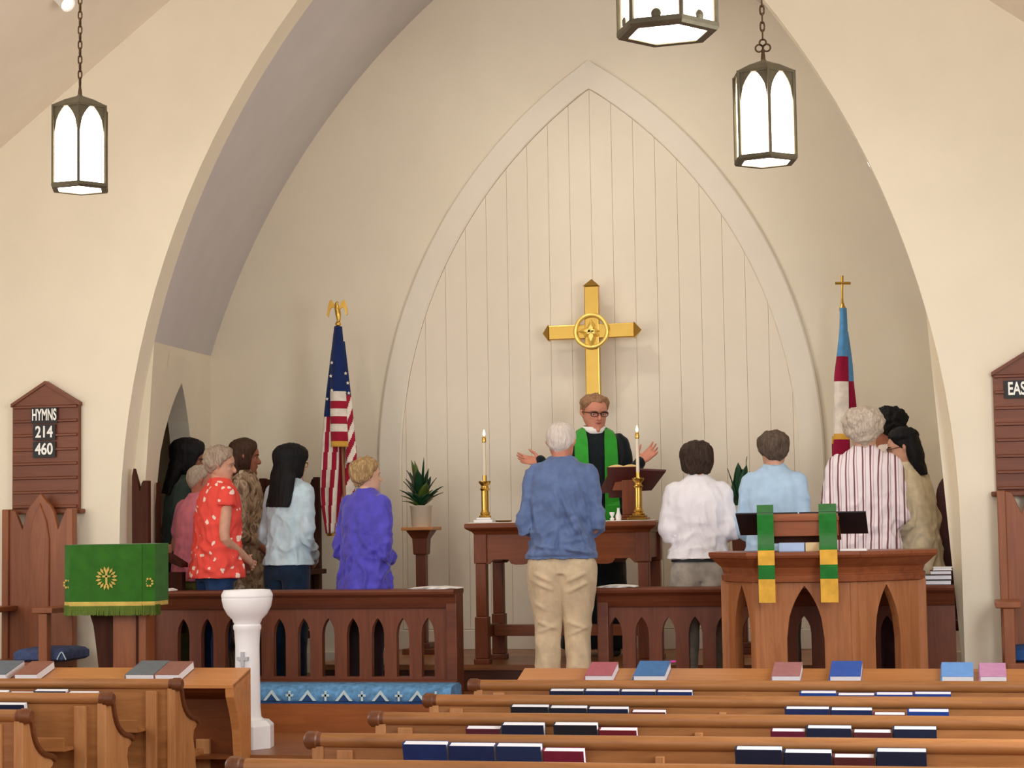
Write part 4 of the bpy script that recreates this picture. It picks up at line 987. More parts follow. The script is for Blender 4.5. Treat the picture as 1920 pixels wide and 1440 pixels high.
fy_ = 13.35; top = Q(634, 603, fy_); bot = Q(650, 1010, fy_)
t = thing('national_flag', 'furled stars and stripes flag with brass eagle on a pole', 'flag', (bot.x, fy_, ZB))
pole(t, bot.x + .02, fy_, ZB, top.x, top.z, plain('pole_wood', (150, 96, 60), .4))
mats = [M_fblue, M_fwhite, M_fred, M_fgold]
def c_mid(u, v):
    if v < .545: return 0
    if v > .945: return 3
    k = int((v - .545) / .4 * 6); return 1 if k % 2 == 0 else 2
def c_left(u, v):
    if v < .42: return 0
    return 2 if int(u * 4 + v * 2.2) % 2 == 0 else 1
def c_right(u, v):
    if v < .45: return 0
    return 2 if int(v * 11 + u * 2.0) % 2 == 0 else 1
def c_back(u, v):
    if v > .965: return 3
    return 2 if int(u * 5.0 + .6) % 2 == 0 else 1
def c_back2(u, v): return 2 if int(u * 2.2 + v * 5.5) % 2 == 0 else 1
S_l = lobe('cloth_left_fold', t, fy_ - .02, [(625, 626, 632), (680, 619, 634), (770, 609, 634), (860, 603, 636), (930, 602, 632), (1000, 612, 628)], c_left, mats, .014, 1.2, nv=80)
lobe('cloth_back_fold', t, fy_ + .03, [(740, 622, 645), (830, 606, 652), (900, 604, 650), (960, 606, 644), (1005, 613, 640)], c_back, mats, .02, 1.5, phase=1)
lobe('cloth_back_fold', t, fy_ + .05, [(760, 634, 660), (850, 634, 668), (920, 632, 664), (985, 632, 655)], c_back2, mats, .016, 1.2, phase=2)
S_r = lobe('cloth_right_fold', t, fy_ - .035, [(640, 638, 646), (700, 640, 653), (760, 646, 660), (820, 648, 666), (868, 650, 670)], c_right, mats, .012, .8)
S_m = lobe('cloth_front_fold', t, fy_ - .07, [(612, 627, 641), (670, 622, 646), (720, 620, 648), (780, 620, 650), (838, 622, 653)], c_mid, mats, .008, .6)
def star(pp, r):
    pts = [pp + Vector((r * (1 if k % 2 == 0 else .42) * math.sin(k * math.pi / 5), 0, r * (1 if k % 2 == 0 else .42) * math.cos(k * math.pi / 5))) for k in range(10)]
    MB().prism(pts, (0, .003, 0)).build('star', M_fwhite, t)
for px, py in ((622, 680), (620, 705), (622, 732), (613, 748), (648, 700), (652, 718), (654, 737)):
    pp = Q(px, py, fy_ - .115); star(pp, .014)
# eagle
e = Q(634, 590, fy_); k = .0037
def ep(px, py, dy=0): q = Q(px, py, fy_); return Vector((q.x, fy_ + dy, q.z))
eg = thing_part = MB()
eg.tube([ep(634, 607), ep(635, 598), ep(634, 588), ep(632, 578), ep(631, 569), ep(634, 566)], [.010, .016, .022, .019, .012, .005], 10, 4); eg.build('eagle_body', M_brass, t, smooth=True)
for sg, tip in ((-1, (613, 594)), (1, (652, 590))):
    mb = MB(); a = ep(633, 585); m1 = ep(633 + sg * 11, 570); m2 = ep(633 + sg * 17, 577); b = ep(*tip)
    pts = spline(np.array([tuple(a), tuple(m1), tuple(m2), tuple(b)]), 6); w = np.interp(np.linspace(0, 1, len(pts)), [0, .4, 1], [.02, .03, .006])
    rows = [[tuple(p + np.array([0, -.006, w_])), tuple(p + np.array([0, .006, w_ * .5])), tuple(p + np.array([-sg * .012, .006, -w_])), tuple(p + np.array([-sg * .012, -.006, -w_ * .9]))] for p, w_ in zip(pts, w)]
    mb.loft(rows); mb.build('eagle_wing', M_brass, t)
MB().ball(tuple(ep(634, 608)), .022, 14, 8).build('finial_ball', M_brass, t, smooth=True)
MB().tube([ep(628, 615), ep(626, 640), ep(625, 668)], .005, 6, 3).build('gold_cord', M_gold2, t)
# church flag
cyf = 13.4; top = Q(1580, 576, cyf); bot = Q(1583, 1010, cyf)
t = thing('church_flag', 'furled sky blue, crimson and white flag with gold cross on a pole', 'flag', (bot.x, cyf, ZB))
pole(t, bot.x, cyf, ZB, top.x, top.z, MATS['pole_wood'])
mats = [M_fsky, M_fcrim, M_fwhite, M_fgold]
lobe('cloth_front_fold', t, cyf - .06, [(578, 1575, 1587), (620, 1574, 1589), (668, 1569, 1590), (715, 1564, 1591), (790, 1565, 1592), (850, 1562, 1594), (900, 1564, 1592)], lambda u, v: 0 if v < .28 else 1 if v < .43 else 2 if v < .735 else 3 if v < .76 else 1, mats, .009, .9, nv=90)
lobe('cloth_side_fold', t, cyf - .02, [(622, 1586, 1590), (680, 1588, 1598), (720, 1588, 1601), (768, 1590, 1606), (800, 1592, 1604)], lambda u, v: 0 if v < .53 else 1 if v < .82 else 2, mats, .01, .8)
lobe('cloth_back_fold', t, cyf + .02, [(715, 1566, 1580), (800, 1562, 1582), (840, 1560, 1584), (900, 1564, 1584)], lambda u, v: 2 if v < .55 else 3 if v < .64 else 1, mats, .01, 1.0)
def fpn(px, py, dy=0): q = Q(px, py, cyf); return Vector((q.x, cyf + dy, q.z))
mb = MB(); a, b = fpn(1579, 573), fpn(1579, 517); mb.tube([a, fpn(1579, 560), fpn(1579, 545), b], [.012, .008, .008, .010], 8); mb.build('cross_upright', M_brass, t)
mb = MB(); a, b = fpn(1566, 531), fpn(1595, 531); mb.tube([a, b], [.010, .010], 8); mb.build('cross_arm', M_brass, t)
MB().lathe([(.024, -.03), (.026, -.01), (.014, .01), (.010, .03)], tuple(top), 14).build('finial_collar', M_brass, t, auto=40)
# ------------------------------------------------------------------ plants on stands
def plant_stand(px, ytop, y, label):
    p = Q(px, ytop, y); x, z = p.x, p.z; z0 = ZC if abs(x) < 1.6 else ZB
    t = thing('plant_stand', label, 'plant stand', (x, y, z0), 'column plant stands'); h = z - z0
    MB().box((x - .12, y - .12, z - .025), (x + .12, y + .12, z)).build('top_slab', M_desk, t, bevel=.006)
    rings = []
    for w, zz in ((.045, -.20), (.05, -.19), (.055, -.085), (.07, -.06), (.088, -.03), (.09, -.025)): rings.append([(x + sx_ * w, y + sy_ * w, z + zz) for sx_, sy_ in ((-1, -1), (1, -1), (1, 1), (-1, 1))])
    mb = MB(); mb.loft(rings); mb.build('capital', M_railz, t, bevel=.003)
    MB().box((x - .036, y - .036, z0 + .08), (x + .036, y + .036, z - .19)).build('column', M_railz, t, bevel=.004)
    MB().box((x - .12, y - .12, z0), (x + .12, y + .12, z0 + .04)).build('base', M_railz, t, bevel=.005); MB().box((x - .07, y - .07, z0 + .04), (x + .07, y + .07, z0 + .08)).build('base', M_railz, t, bevel=.005)
    return x, y, z
def leaf(t, base, dirv, L, w, droop, mat, fold=.25):
    d = Vector(dirv).normalized(); side = d.cross(Vector((0, 0, 1))); side = side.normalized() if side.length > .05 else Vector((1, 0, 0)); n = 8; rows = []
    for k in range(n + 1):
        u = k / n; c = Vector(base) + d * L * u + Vector((0, 0, -droop * L * u * u)) ; ww = w * (math.sin(math.pi * min(1, u * .92 + .06)) ** .8) * (1 if u < .97 else .2); up = side.cross(d)
        rows.append([c - side * ww + up * ww * fold, c - side * ww * .45 + up * .0, c - up * .002, c + side * ww * .45, c + side * ww + up * ww * fold, c + side * ww * .45 + up * .003, c + up * .003, c - side * ww * .45 + up * .003])
    mb = MB(); mb.loft([[tuple(p) for p in r] for r in rows]); mb.build('leaf', mat, t, smooth=True)
yy = 13.42
x, y, z = plant_stand(790, 988, yy, 'dark wooden column stand carrying the potted plant left of the altar')
t = thing('potted_plant', 'spiky dark green plant in a cream pot left of the altar', 'plant', (x, y, z))
MB().lathe([(.066, 0), (.068, .012), (.072, .02), (.078, .14), (.082, .145), (.082, .155), (.072, .155), (.066, .13), (.001, .12)], (x, y, z), 28).build('pot', M_pot, t, auto=40)
pr_ = random.Random(5); pb = Vector((x, y, z + .14))
for px, py, w in ((757, 863, .022), (771, 862, .026), (777, 863, .024), (795, 856, .007), (804, 878, .024), (824, 881, .020), (837, 903, .020), (836, 918, .014), (744, 912, .022), (747, 925, .022), (752, 938, .018), (755, 884, .022), (750, 890, .016), (762, 940, .02), (818, 925, .024), (812, 935, .022), (785, 900, .03), (770, 905, .03), (800, 905, .03), (815, 910, .028), (760, 915, .028), (790, 925, .03), (775, 925, .03), (803, 925, .03), (783, 880, .026), (792, 890, .026), (768, 885, .024), (808, 893, .024), (778, 915, .03), (797, 915, .03), (757, 928, .022), (825, 915, .02)):
    tip = Q(px, py, yy + pr_.uniform(-.10, .06)); v = tip - pb; L_ = v.length; dr = .25 if abs(v.x) > .1 else .05
    leaf(t, pb, v + Vector((0, 0, dr * L_)), L_ * 1.04, w * 1.55, dr, M_leaf if pr_.random() < .85 else M_leafy)
yy = 13.42
x, y, z = plant_stand(1388, 988, yy, 'thin column stand with plant between the white and light blue shirts')
t = thing('potted_plant', 'glossy green peace lily in a cream pot right of the altar', 'plant', (x, y, z))
MB().lathe([(.05, 0), (.052, .012), (.062, .14), (.066, .15), (.056, .15), (.001, .12)], (x, y, z), 28).build('pot', M_pot, t, auto=40)
pb = Vector((x, y, z + .13))
for px, py, w in ((1364, 879, .012), (1372, 905, .02), (1366, 918, .022), (1374, 926, .022), (1384, 868, .026), (1392, 880, .034), (1400, 872, .03), (1408, 870, .024), (1380, 895, .036), (1395, 900, .036), (1418, 885, .022), (1432, 875, .014), (1386, 912, .036), (1404, 905, .034), (1425, 900, .02)):
    tip = Q(px, py, yy + pr_.uniform(-.08, .06)); v = tip - pb; L_ = v.length; dr = .2 if abs(v.x) > .08 else .03
    leaf(t, pb, v + Vector((0, 0, dr * L_)), L_ * 1.04, w * 1.55, dr, M_leaf)
tip = Q(1401, 852, yy); leaf(t, Q(1399, 872, yy), tip - Q(1399, 872, yy), .06, .012, 0, M_leafy)
# ------------------------------------------------------------------ people
def solid(mb, voxel, smooth=4, factor=.5, name='part', deci=None):
    """fuse overlapping closed shapes into one continuous surface"""
    me = mb.mesh('tmp'); ob = bpy.data.objects.new('tmp', me); link(ob)
    m = ob.modifiers.new('r', 'REMESH'); m.mode = 'VOXEL'; m.voxel_size = voxel; m.adaptivity = 0
    if smooth: s = ob.modifiers.new('s', 'SMOOTH'); s.factor = factor; s.iterations = smooth
    if deci: d = ob.modifiers.new('d', 'DECIMATE'); d.ratio = deci
    out = bpy.data.meshes.new_from_object(ob.evaluated_get(bpy.context.evaluated_depsgraph_get())); out.name = name
    bpy.data.objects.remove(ob); bpy.data.meshes.remove(me); return out
def displace(me, fn):
    n = len(me.vertices); co = np.empty(n * 3); me.vertices.foreach_get('co', co); co = co.reshape(-1, 3)
    no = np.empty(n * 3); me.vertex_normals.foreach_get('vector', no); no = no.reshape(-1, 3)
    d = np.array([fn(Vector(c)) for c in co]); co = co + no * d[:, None]
    me.vertices.foreach_set('co', co.ravel()); me.update(); return me
def put(me, name, mat, root, label=None):
    for m in (mat if isinstance(mat, list) else [mat]): me.materials.append(m)
    me.polygons.foreach_set('use_smooth', [True] * len(me.polygons))
    o = bpy.data.objects.new(name, me); link(o); o.parent = root
    if label: o['label'] = label
    return o
HT = np.array([0, .03, .08, .15, .25, .35, .45, .52, .60, .70, .80, .90, .965, 1.0])
HF = np.array([.27, .345, .375, .372, .378, .378, .372, .366, .392, .385, .335, .225, .10, .02])
HB = np.array([.02, -.02, -.06, -.14, -.26, -.34, -.40, -.425, -.44, -.435, -.40, -.31, -.18, -.06])
HW = np.array([.09, .15, .20, .245, .285, .305, .318, .325, .33, .33, .31, .24, .135, .03])
def head_pt(th, t, off=0.0, h=1.0):
    """point of the head surface, th = 0 to the face, in head frame (y forward, z up from chin, unit head height)"""
    f = np.interp(t, HT, HF); b = np.interp(t, HT, HB); w = np.interp(t, HT, HW)
    c, s = math.cos(th), math.sin(th); e = .88
    x = w * (abs(s) ** e) * (1 if s >= 0 else -1)
    y = (f + b) / 2 + (f - b) / 2 * (abs(c) ** .9) * (1 if c >= 0 else -1)
    p = Vector((x, y, t))
    if off:
        n = (p - Vector((0, -.03, min(max(t, .3), .58)))); n.z *= .9; n.normalize(); p = p + n * off
    return p * h
def hairline(style, a):
    a = abs(a)
    if style in ('short', 'white', 'curlyshort'): X, Y = [0, 30, 45, 60, 78, 84, 100, 112, 140, 180], [.86, .83, .76, .68, .60, .42, .40, .36, .24, .18]
    elif style == 'parted': X, Y = [0, 20, 38, 55, 74, 82, 100, 112, 140, 180], [.83, .85, .86, .72, .60, .46, .46, .36, .24, .20]
    elif style == 'balding': X, Y = [0, 60, 80, 100, 112, 140, 180], [.93, .9, .62, .45, .38, .26, .20]
    elif style == 'bob': X, Y = [0, 30, 50, 62, 72, 85, 110, 140, 180], [.82, .78, .66, .5, .30, .22, .16, .12, .10]
    else: X, Y = [0, 30, 50, 62, 72, 85, 110, 140, 180], [.84, .78, .66, .5, .25, .10, .05, .03, .03]
    return np.interp(math.degrees(a), X, Y)
def make_hair(h, style, vol, Mh, wav, fr, curtain=None, ragged=.02, seed=0):
    mb = MB(); nt, ns = 30, 64; T = np.linspace(0, 1, nt)
    P_ = [[None] * ns for _ in range(nt)]; I_ = [[None] * ns for _ in range(nt)]
    for i in range(ns):
        a = 2 * math.pi * i / ns; aa = a if a <= math.pi else a - 2 * math.pi
        hl = hairline(style, aa) + ragged * noise.noise(Vector((math.cos(a) * 3, math.sin(a) * 3, seed)))
        for j in range(nt):
            t = hl + (1 - hl) * (T[j] ** .85)
            edge = min(1, (t - hl) / .12 + .25)
            v = vol * edge * (1.0 + .35 * (t > .6) * math.sin(math.pi * min(1, (t - .6) / .4)))
            if style == 'bob' and abs(aa) > 1.2: v *= 1.15
            if style == 'parted': v *= (.55 if abs(aa) > 1.0 and t < .72 else 1) * (1.25 if t > .75 and aa < 0 else 1)
            P_[j][i] = Mh @ head_pt(a, t, v, h); I_[j][i] = Mh @ (head_pt(a, t, -.05, h))
    vs = []; fs = []
    for A in (P_, I_):
        for j in range(nt):
            for i in range(ns): vs.append(tuple(A[j][i]))
    o2 = nt * ns
    for j in range(nt - 1):
        for i in range(ns):
            k = (i + 1) % ns; fs.append((j * ns + i, j * ns + k, (j + 1) * ns + k, (j + 1) * ns + i)); fs.append((o2 + (j + 1) * ns + i, o2 + (j + 1) * ns + k, o2 + j * ns + k, o2 + j * ns + i))
    for i in range(ns):
        k = (i + 1) % ns; fs.append((i, o2 + i, o2 + k, k))
    fs.append([(nt - 1) * ns + i for i in range(ns)]); fs.append([o2 + (nt - 1) * ns + i for i in range(ns)][::-1])
    mb.add(vs, fs)
    if curtain:
        # long hair: a slab curved round the back of the neck, from the crown down
        rings = []
        for s, hx, yb, yf, a0 in curtain:
            z = s; arc = []
            for a in np.linspace(a0, 360 - a0, 21):
                a_ = R(a); arc.append(Vector((hx * math.sin(a_), (yb + yf) / 2 + (yf - yb) / 2 * math.cos(a_), z)))
            inn = [Vector((p.x * .62, (p.y - yf) * .72 + yf, p.z)) for p in arc[::-1]]
            rings.append([tuple(Mh @ (q * h)) for q in arc + inn])
        A = np.array(rings); k = 5
        sp = spline(A.reshape(len(A), -1), k).reshape(-1, A.shape[1], 3)
        mb.loft([[tuple(p) for p in r] for r in sp])
    me = solid(mb, .0065, 3, .5, 'hair')
    displace(me, lambda p: wav * noise.noise(Vector((p.x * fr[0] + seed, p.y * fr[1], p.z * fr[2]))) + wav * .5 * noise.noise(Vector((p.x * fr[0] * 2.3, p.y * fr[1] * 2.3 + seed, p.z * fr[2] * 2))))
    return me
def hand(mb, wrist, d, palm, side, k=1.0, curl=.35, spread=.12, thumb=.9):
    """palm and five fingers; d = pointing direction, palm = normal of the palm side, side = direction of the thumb"""
    d = Vector(d).normalized(); palm = Vector(palm); palm = (palm - d * palm.dot(d)).normalized(); s = palm.cross(d); s = s if s.dot(Vector(side)) > 0 else -s
    W = Vector(wrist)
    rows = []
    for u, w, th in ((-.01, .027, .020), (.02, .030, .018), (.05, .040, .017), (.085, .042, .015), (.10, .038, .012)):
        c = W + d * u * k; rows.append([c + s * math.cos(a) * w * k - palm * math.sin(a) * th * k for a in np.linspace(0, 2 * math.pi, 14, endpoint=False)])
    mb.loft([[tuple(p) for p in r] for r in rows])
    for i, (o_, L, sp) in enumerate(((.031, .070, 1), (.0105, .078, .3), (-.0105, .072, -.4), (-.030, .056, -1.1))):
        b = W + d * .088 * k + s * o_ * k; f = (d + s * spread * sp).normalized(); pts = [b - f * .015]; rad = [.0095 * k]
        c = b; ang = curl * (.5 + .12 * i); seg = [L * .45, L * .32, L * .25]
        for j, l in enumerate(seg):
            pts.append(c); rad.append((.0092 - .0006 * j) * k); v = f * math.cos(ang) + palm * math.sin(ang); c = c + v * l * k; ang += curl * (1 + .1 * i)
        pts.append(c); rad.append(.0062 * k); mb.tube(pts, rad, 10, 3, True)
    b = W + d * .018 * k + s * .024 * k; f = (d * .55 + s * thumb + palm * .35).normalized(); f2 = (d * .85 + s * .45 * thumb + palm * .2).normalized()
    mb.tube([b - f * .01, b, b + f * .038 * k, b + f * .038 * k + f2 * .03 * k, b + f * .038 * k + f2 * .052 * k], [.015 * k, .015 * k, .011 * k, .0095 * k, .007 * k], 10, 3, True)
ELL = lambda c, rx, ry, n=28, p=2.3: [(c[0] + rx * abs(math.cos(a)) ** (2 / p) * (1 if math.cos(a) >= 0 else -1), c[1] + ry * abs(math.sin(a)) ** (2 / p) * (1 if math.sin(a) >= 0 else -1), c[2]) for a in np.linspace(0, 2 * math.pi, n, endpoint=False)]
def ring_loft(mb, rows, k=4):
    """rows: (z, cx, cy, rx, ry)"""
    a = spline(np.array(rows, float), k); mb.loft([ELL((r[1], r[2], r[0]), max(r[3], .01), max(r[4], .01)) for r in a])
def person(label, px, py_top, Y, floor, rot, skin, hair, hairm, top, bottom, head=(0, 0), lean=.02, hy=.0, wide=1.0, deep=1.0, arms='clasp', sleeve='long', hem=.86, loose=0.0, collar=None, shoe=None, dress=None, side=0.0, face=True, glasses=None, wr=.009, vol=.06, curtain=None, wav=.006, frq=(40, 40, 14), lips=(170, 96, 88), armz=0.0, seed=1, legw=1.0, up=.04, folds=(), folds_b=(), vx=.0085, extra=None, hair_style=None, hands_hi=True, hh=.246, hwid=1.0, neckfw=0):
    headp = Q(px, py_top, Y); Hs = headp.z - floor - .018; k = Hs / 1.75; cr, sr = math.cos(rot), math.sin(rot)
    fwd = lean * 1.5 + hy; hx_ = side
    root = thing('person', label, 'person', (headp.x - (cr * hx_ - sr * fwd) * k, Y - (sr * hx_ + cr * fwd) * k, floor), 'people gathered around the altar', rot)
    h = hh * k
    def ly(z): return lean * max(0, (z - .95) / .48) ** 1.3
    def lx(z): return side * max(0, (z - .95) / .6)
    UP = lambda z: z + up * max(0, min(1, (z - 1.0) / .35))
    # ---- arms
    sh = {s: Vector((s * .142 * wide + lx(1.42), ly(1.42) - .005, UP(1.388))) for s in (1, -1)}
    if arms == 'clasp': el = {s: Vector((s * .178 * wide + lx(1.1), ly(1.1) - .02, 1.095 + armz)) for s in (1, -1)}; wrp = {s: Vector((s * .062, ly(1.1) + .215 * deep, 1.045 + armz)) for s in (1, -1)}
    elif arms == 'low': el = {s: Vector((s * .176 * wide + lx(1.1), ly(1.1) - .02, 1.10)) for s in (1, -1)}; wrp = {s: Vector((s * .07, ly(1.1) + .20 * deep, .93)) for s in (1, -1)}
    elif arms == 'high': el = {s: Vector((s * .176 * wide + lx(1.1), ly(1.1) + .02, 1.12)) for s in (1, -1)}; wrp = {s: Vector((s * .05, ly(1.1) + .24 * deep, 1.26)) for s in (1, -1)}
    else: el, wrp = {1: Vector(arms[0]), -1: Vector(arms[2])}, {1: Vector(arms[1]), -1: Vector(arms[3])}
    # ---- body: one continuous surface
    mb = MB()
    nz = 1.50; hb_c = Vector((hx_, fwd, 0)); chin = 1.75 - hh
    pitch, yaw = head[1], head[0]
    Mh = Matrix.Translation((hx_ * k, fwd * k, (chin) * k)) @ Matrix.Translation((0, 0, .35 * h)) @ Matrix.Rotation(yaw, 4, 'Z') @ Matrix.Rotation(-pitch, 4, 'X') @ Matrix.Translation((0, 0, -.35 * h)) @ Matrix.Diagonal((hwid, 1, 1, 1))
    ts = spline(np.c_[HT], 3)[:, 0]
    mb.loft([[tuple(Mh @ head_pt(-a, t, 0, h)) for a in np.linspace(0, 2 * math.pi, 36, endpoint=False)] for t in ts])
    # nose, brow, chin, ears
    def hp(x, y, z): return tuple(Mh @ (Vector((x, y, z)) * h))
    mb.tube([hp(0, .345, .555), hp(0, .375, .50), hp(0, .42, .42), hp(0, .437, .375), hp(0, .39, .345)], [.026 * h, .036 * h, .05 * h, .06 * h, .036 * h], 10, 3, True)
    for s in (-1, 1):
        mb.tube([hp(s * .03, .365, .365), hp(s * .065, .375, .362)], [.036 * h, .032 * h], 8, 1, True)
        mb.tube([hp(s * .05, .362, .60), hp(s * .15, .345, .605), hp(s * .24, .265, .585)], [.028 * h, .032 * h, .02 * h], 8, 3, True)
        ear = [hp(s * .315, -.01, .40), hp(s * .345, -.03, .44), hp(s * .368, -.055, .50), hp(s * .36, -.05, .56), hp(s * .33, -.01, .56)]
        mb.tube(ear, [.03 * h, .035 * h, .045 * h, .04 * h, .03 * h], 8, 3, True)
        mb.tube([hp(s * .11, .30, .40), hp(s * .18, .26, .40)], [.075 * h, .07 * h], 10, 1, True)
    mb.tube([hp(0, .335, .045), hp(0, .325, .09)], [.075 * h, .07 * h], 10, 1, True)
    mb.tube([(0, ly(1.40) * k - .01 * k, 1.40 * k), (hx_ * k * .8, (ly(1.46) + neckfw * .3) * k - .01 * k, 1.47 * k), (hx_ * k, (fwd - .01) * k, (chin + .02) * k), tuple(Mh @ (Vector((0, -.04, .28)) * h))], [.062 * k, .055 * k, .054 * k, .055 * k], 18, 3)
    ring_loft(mb, [(UP(z) * k, lx(z) * k, ly(z) * k, rx * k * wide, ry * k) for z, rx, ry in ((.86, .10, .08), (1.05, .10, .075), (1.28, .125, .085), (1.40, .12, .075), (1.455, .08, .06))])
    for s in (1, -1):
        mb.tube([tuple(Vector((s * .085, 0, .90)) * k), tuple(Vector((s * .09, .01, .50)) * k), tuple(Vector((s * .095, -.02, .10)) * k), tuple(Vector((s * .095, .0, .05)) * k), tuple(Vector((s * .10, .12, .035)) * k)], [.07 * k, .05 * k, .035 * k, .035 * k, .03 * k], 12, 3, True)
        mb.tube([tuple(sh[s] * k * .98), tuple((sh[s] * .5 + el[s] * .5) * k), tuple(el[s] * k), tuple((el[s] * .55 + wrp[s] * .45) * k), tuple(wrp[s] * k)], [.046 * k, .042 * k, .036 * k, .035 * k, .025 * k], 14, 3, True)
        d = (wrp[s] - el[s]).normalized()
        if isinstance(arms, str): hand(mb, wrp[s] * k, (d * .45 + Vector((-s * .8, .35, -.1 if arms != 'high' else .4))), Vector((-s * .3, -1, .1)), (0, .1, 1), k * .95, .5, .05)
        else: hand(mb, wrp[s] * k, arms[4 if s > 0 else 6], arms[5 if s > 0 else 7], (0, 0, 1), k * 1.0, .16, .16, 1.1)
    me = solid(mb, .0046 if hands_hi else .0065, 3, .5, 'body', .45 if hands_hi else None)
    inv = Mh.inverted()
    def dent(p):
        q = inv @ p; q = q / h
        if q.z < .1 or q.z > .75 or q.y < .1: return 0
        e = 0
        for s in (-1, 1): e -= .034 * h * math.exp(-(((q.x - s * .14) / .062) ** 2 + ((q.z - .50) / .040) ** 2))
        e -= .016 * h * math.exp(-((q.x / .10) ** 2 + ((q.z - .245) / .012) ** 2)) 
        e += .012 * h * math.exp(-((q.x / .10) ** 2 + ((q.z - .272) / .02) ** 2)) + .014 * h * math.exp(-((q.x / .09) ** 2 + ((q.z - .215) / .02) ** 2))
        return e
    if face: displace(me, dent)
    put(me, 'body', skin, root)
    if face:
        mbe = MB(); mbi = MB()
        for s in (-1, 1):
            c = Vector((s * .14, .279, .497)); mbe.ball(hp(*c), .052 * h, 14, 10, (1, 1, .62)); mbi.ball(hp(c.x, c.y + .032, c.z), .026 * h, 10, 8, (1, 1, .85))
        mbe.build('eyes', MATS['eye_white'], root, smooth=True, local=True); mbi.build('irises', MATS['iris'], root, smooth=True, local=True)
        mb = MB()
        for s in (-1, 1): mb.tube([hp(s * .06, .392, .585), hp(s * .15, .372, .605), hp(s * .23, .300, .585)], [.010 * h, .014 * h, .008 * h], 8, 3, True)
        mb.build('eyebrows', hairm, root, smooth=True, local=True)
        mb = MB(); mb.tube([hp(-.10, .335, .247), hp(-.04, .382, .262), hp(0, .388, .258), hp(.04, .382, .262), hp(.10, .335, .247)], [.006 * h, .014 * h, .014 * h, .014 * h, .006 * h], 8, 3, True); mb.tube([hp(-.09, .337, .243), hp(0, .386, .228), hp(.09, .337, .243)], [.006 * h, .018 * h, .006 * h], 8, 3, True)
        mb.build('lips', MATS['lips'], root, smooth=True, local=True)
    # ---- hair
    put(make_hair(h, hair, vol, Mh, wav, frq, curtain, seed=seed), 'hair', hairm, root)
    # ---- top
    L = loose; mb = MB(); rows = []
    prof = [(hem, .158, .126), ((hem + 1.06) / 2, .154, .122), (1.07, .142, .116), (1.20, .150, .122), (1.30, .158, .124), (1.37, .160, .112), (1.425, .138, .092), (1.458, .104, .076), (1.482, .076, .066), (1.496, .066, .060)]
    if hem > 1.0: prof = prof[2:]
    prof[0] = (prof[0][0], prof[0][1] + .010, prof[0][2] + .010)
    for i, (z, rx, ry) in enumerate(prof):
        q = max(0, 1 - i / 6); rows.append((UP(z) * k, lx(z) * k, (ly(z) + .004) * k, (rx * wide + L * q) * k, (ry * deep + L * q) * k))
    ring_loft(mb, rows, 4)
    sl = {'long': 1.0, 'short': .55, 'elbow': .9, 'cap': .30, 'threeq': 1.0}[sleeve]; sw = 1.0 + L * 6
    for s in (1, -1):
        S_, E_, W_ = sh[s], el[s], wrp[s]
        if sleeve in ('long', 'threeq'):
            Wp = W_ if sleeve == 'long' else E_ * .45 + W_ * .55
            pts = [S_ + Vector((-s * .06, 0, .0)), S_, S_ * .5 + E_ * .5, E_, E_ * .5 + Wp * .5, Wp]; rad = [.056, .060, .053 * sw, .050 * sw, .045 * sw, .036 * sw]
        else:
            e = S_ + (E_ - S_) * sl; pts = [S_ + Vector((-s * .06, 0, 0)), S_, S_ * .55 + e * .45, e]; rad = [.056, .062, .060 * sw, .062 * sw]
        mb.tube([tuple(p * k) for p in pts], [r * k for r in rad], 18, 4, sleeve != 'cap')
    if collar == 'stand': mb.tube([(lx(1.5) * k, (ly(1.47) + .0) * k, (1.455 + up) * k), (hx_ * k * .9, (fwd * .6) * k, (1.505 + up) * k)], [.084 * k, .068 * k], 20)
    me = solid(mb, vx, 5 if vx > .008 else 8, .5, 'top')
    sd = seed * 3.7
    def wrinkle(p):
        q = p / k; low = max(0, min(1, (1.38 - q.z) / .35)); sx_ = 1 if q.x > 0 else -1; fold = abs(noise.noise(Vector((q.x * 11 + q.z * 4 * sx_ + sd, q.y * 9, q.z * 5 - q.x * 3 * sx_)))); f2 = abs(noise.noise(Vector((q.x * 7 - q.z * 9 + sd, q.y * 7 + 3, q.z * 9 + q.x * 5)))); fine = noise.noise(Vector((q.x * 24, q.y * 24 + sd, q.z * 14 + q.x * 10)))
        return 1.5 * k * wr * min(1, .25 + max(0, q.z - hem) / .09) * ((1.5 * low + .35) * (.9 * max(-.25, .26 - 1.5 * fold) + .55 * (.24 - f2)) + .22 * fine)
    def ridge(p, fl, sgn):
        q = p / k; e = 0
        if q.y * sgn > .02: return 0
        for x0, z0, x1, z1, am, wd in fl:
            dx, dz = x1 - x0, z1 - z0; t_ = max(0, min(1, ((q.x - x0) * dx + (q.z - z0) * dz) / (dx * dx + dz * dz))); d2 = (q.x - x0 - dx * t_) ** 2 + (q.z - z0 - dz * t_) ** 2
            e += am * math.exp(-d2 / wd ** 2) * (.35 + .65 * math.sin(math.pi * (.1 + .8 * t_)))
        return e * k
    displace(me, wrinkle)
    if folds: displace(me, lambda p: ridge(p, folds, 1))
    put(me, 'top', top, root)
    # ---- trousers, skirt or dress
    mb = MB()
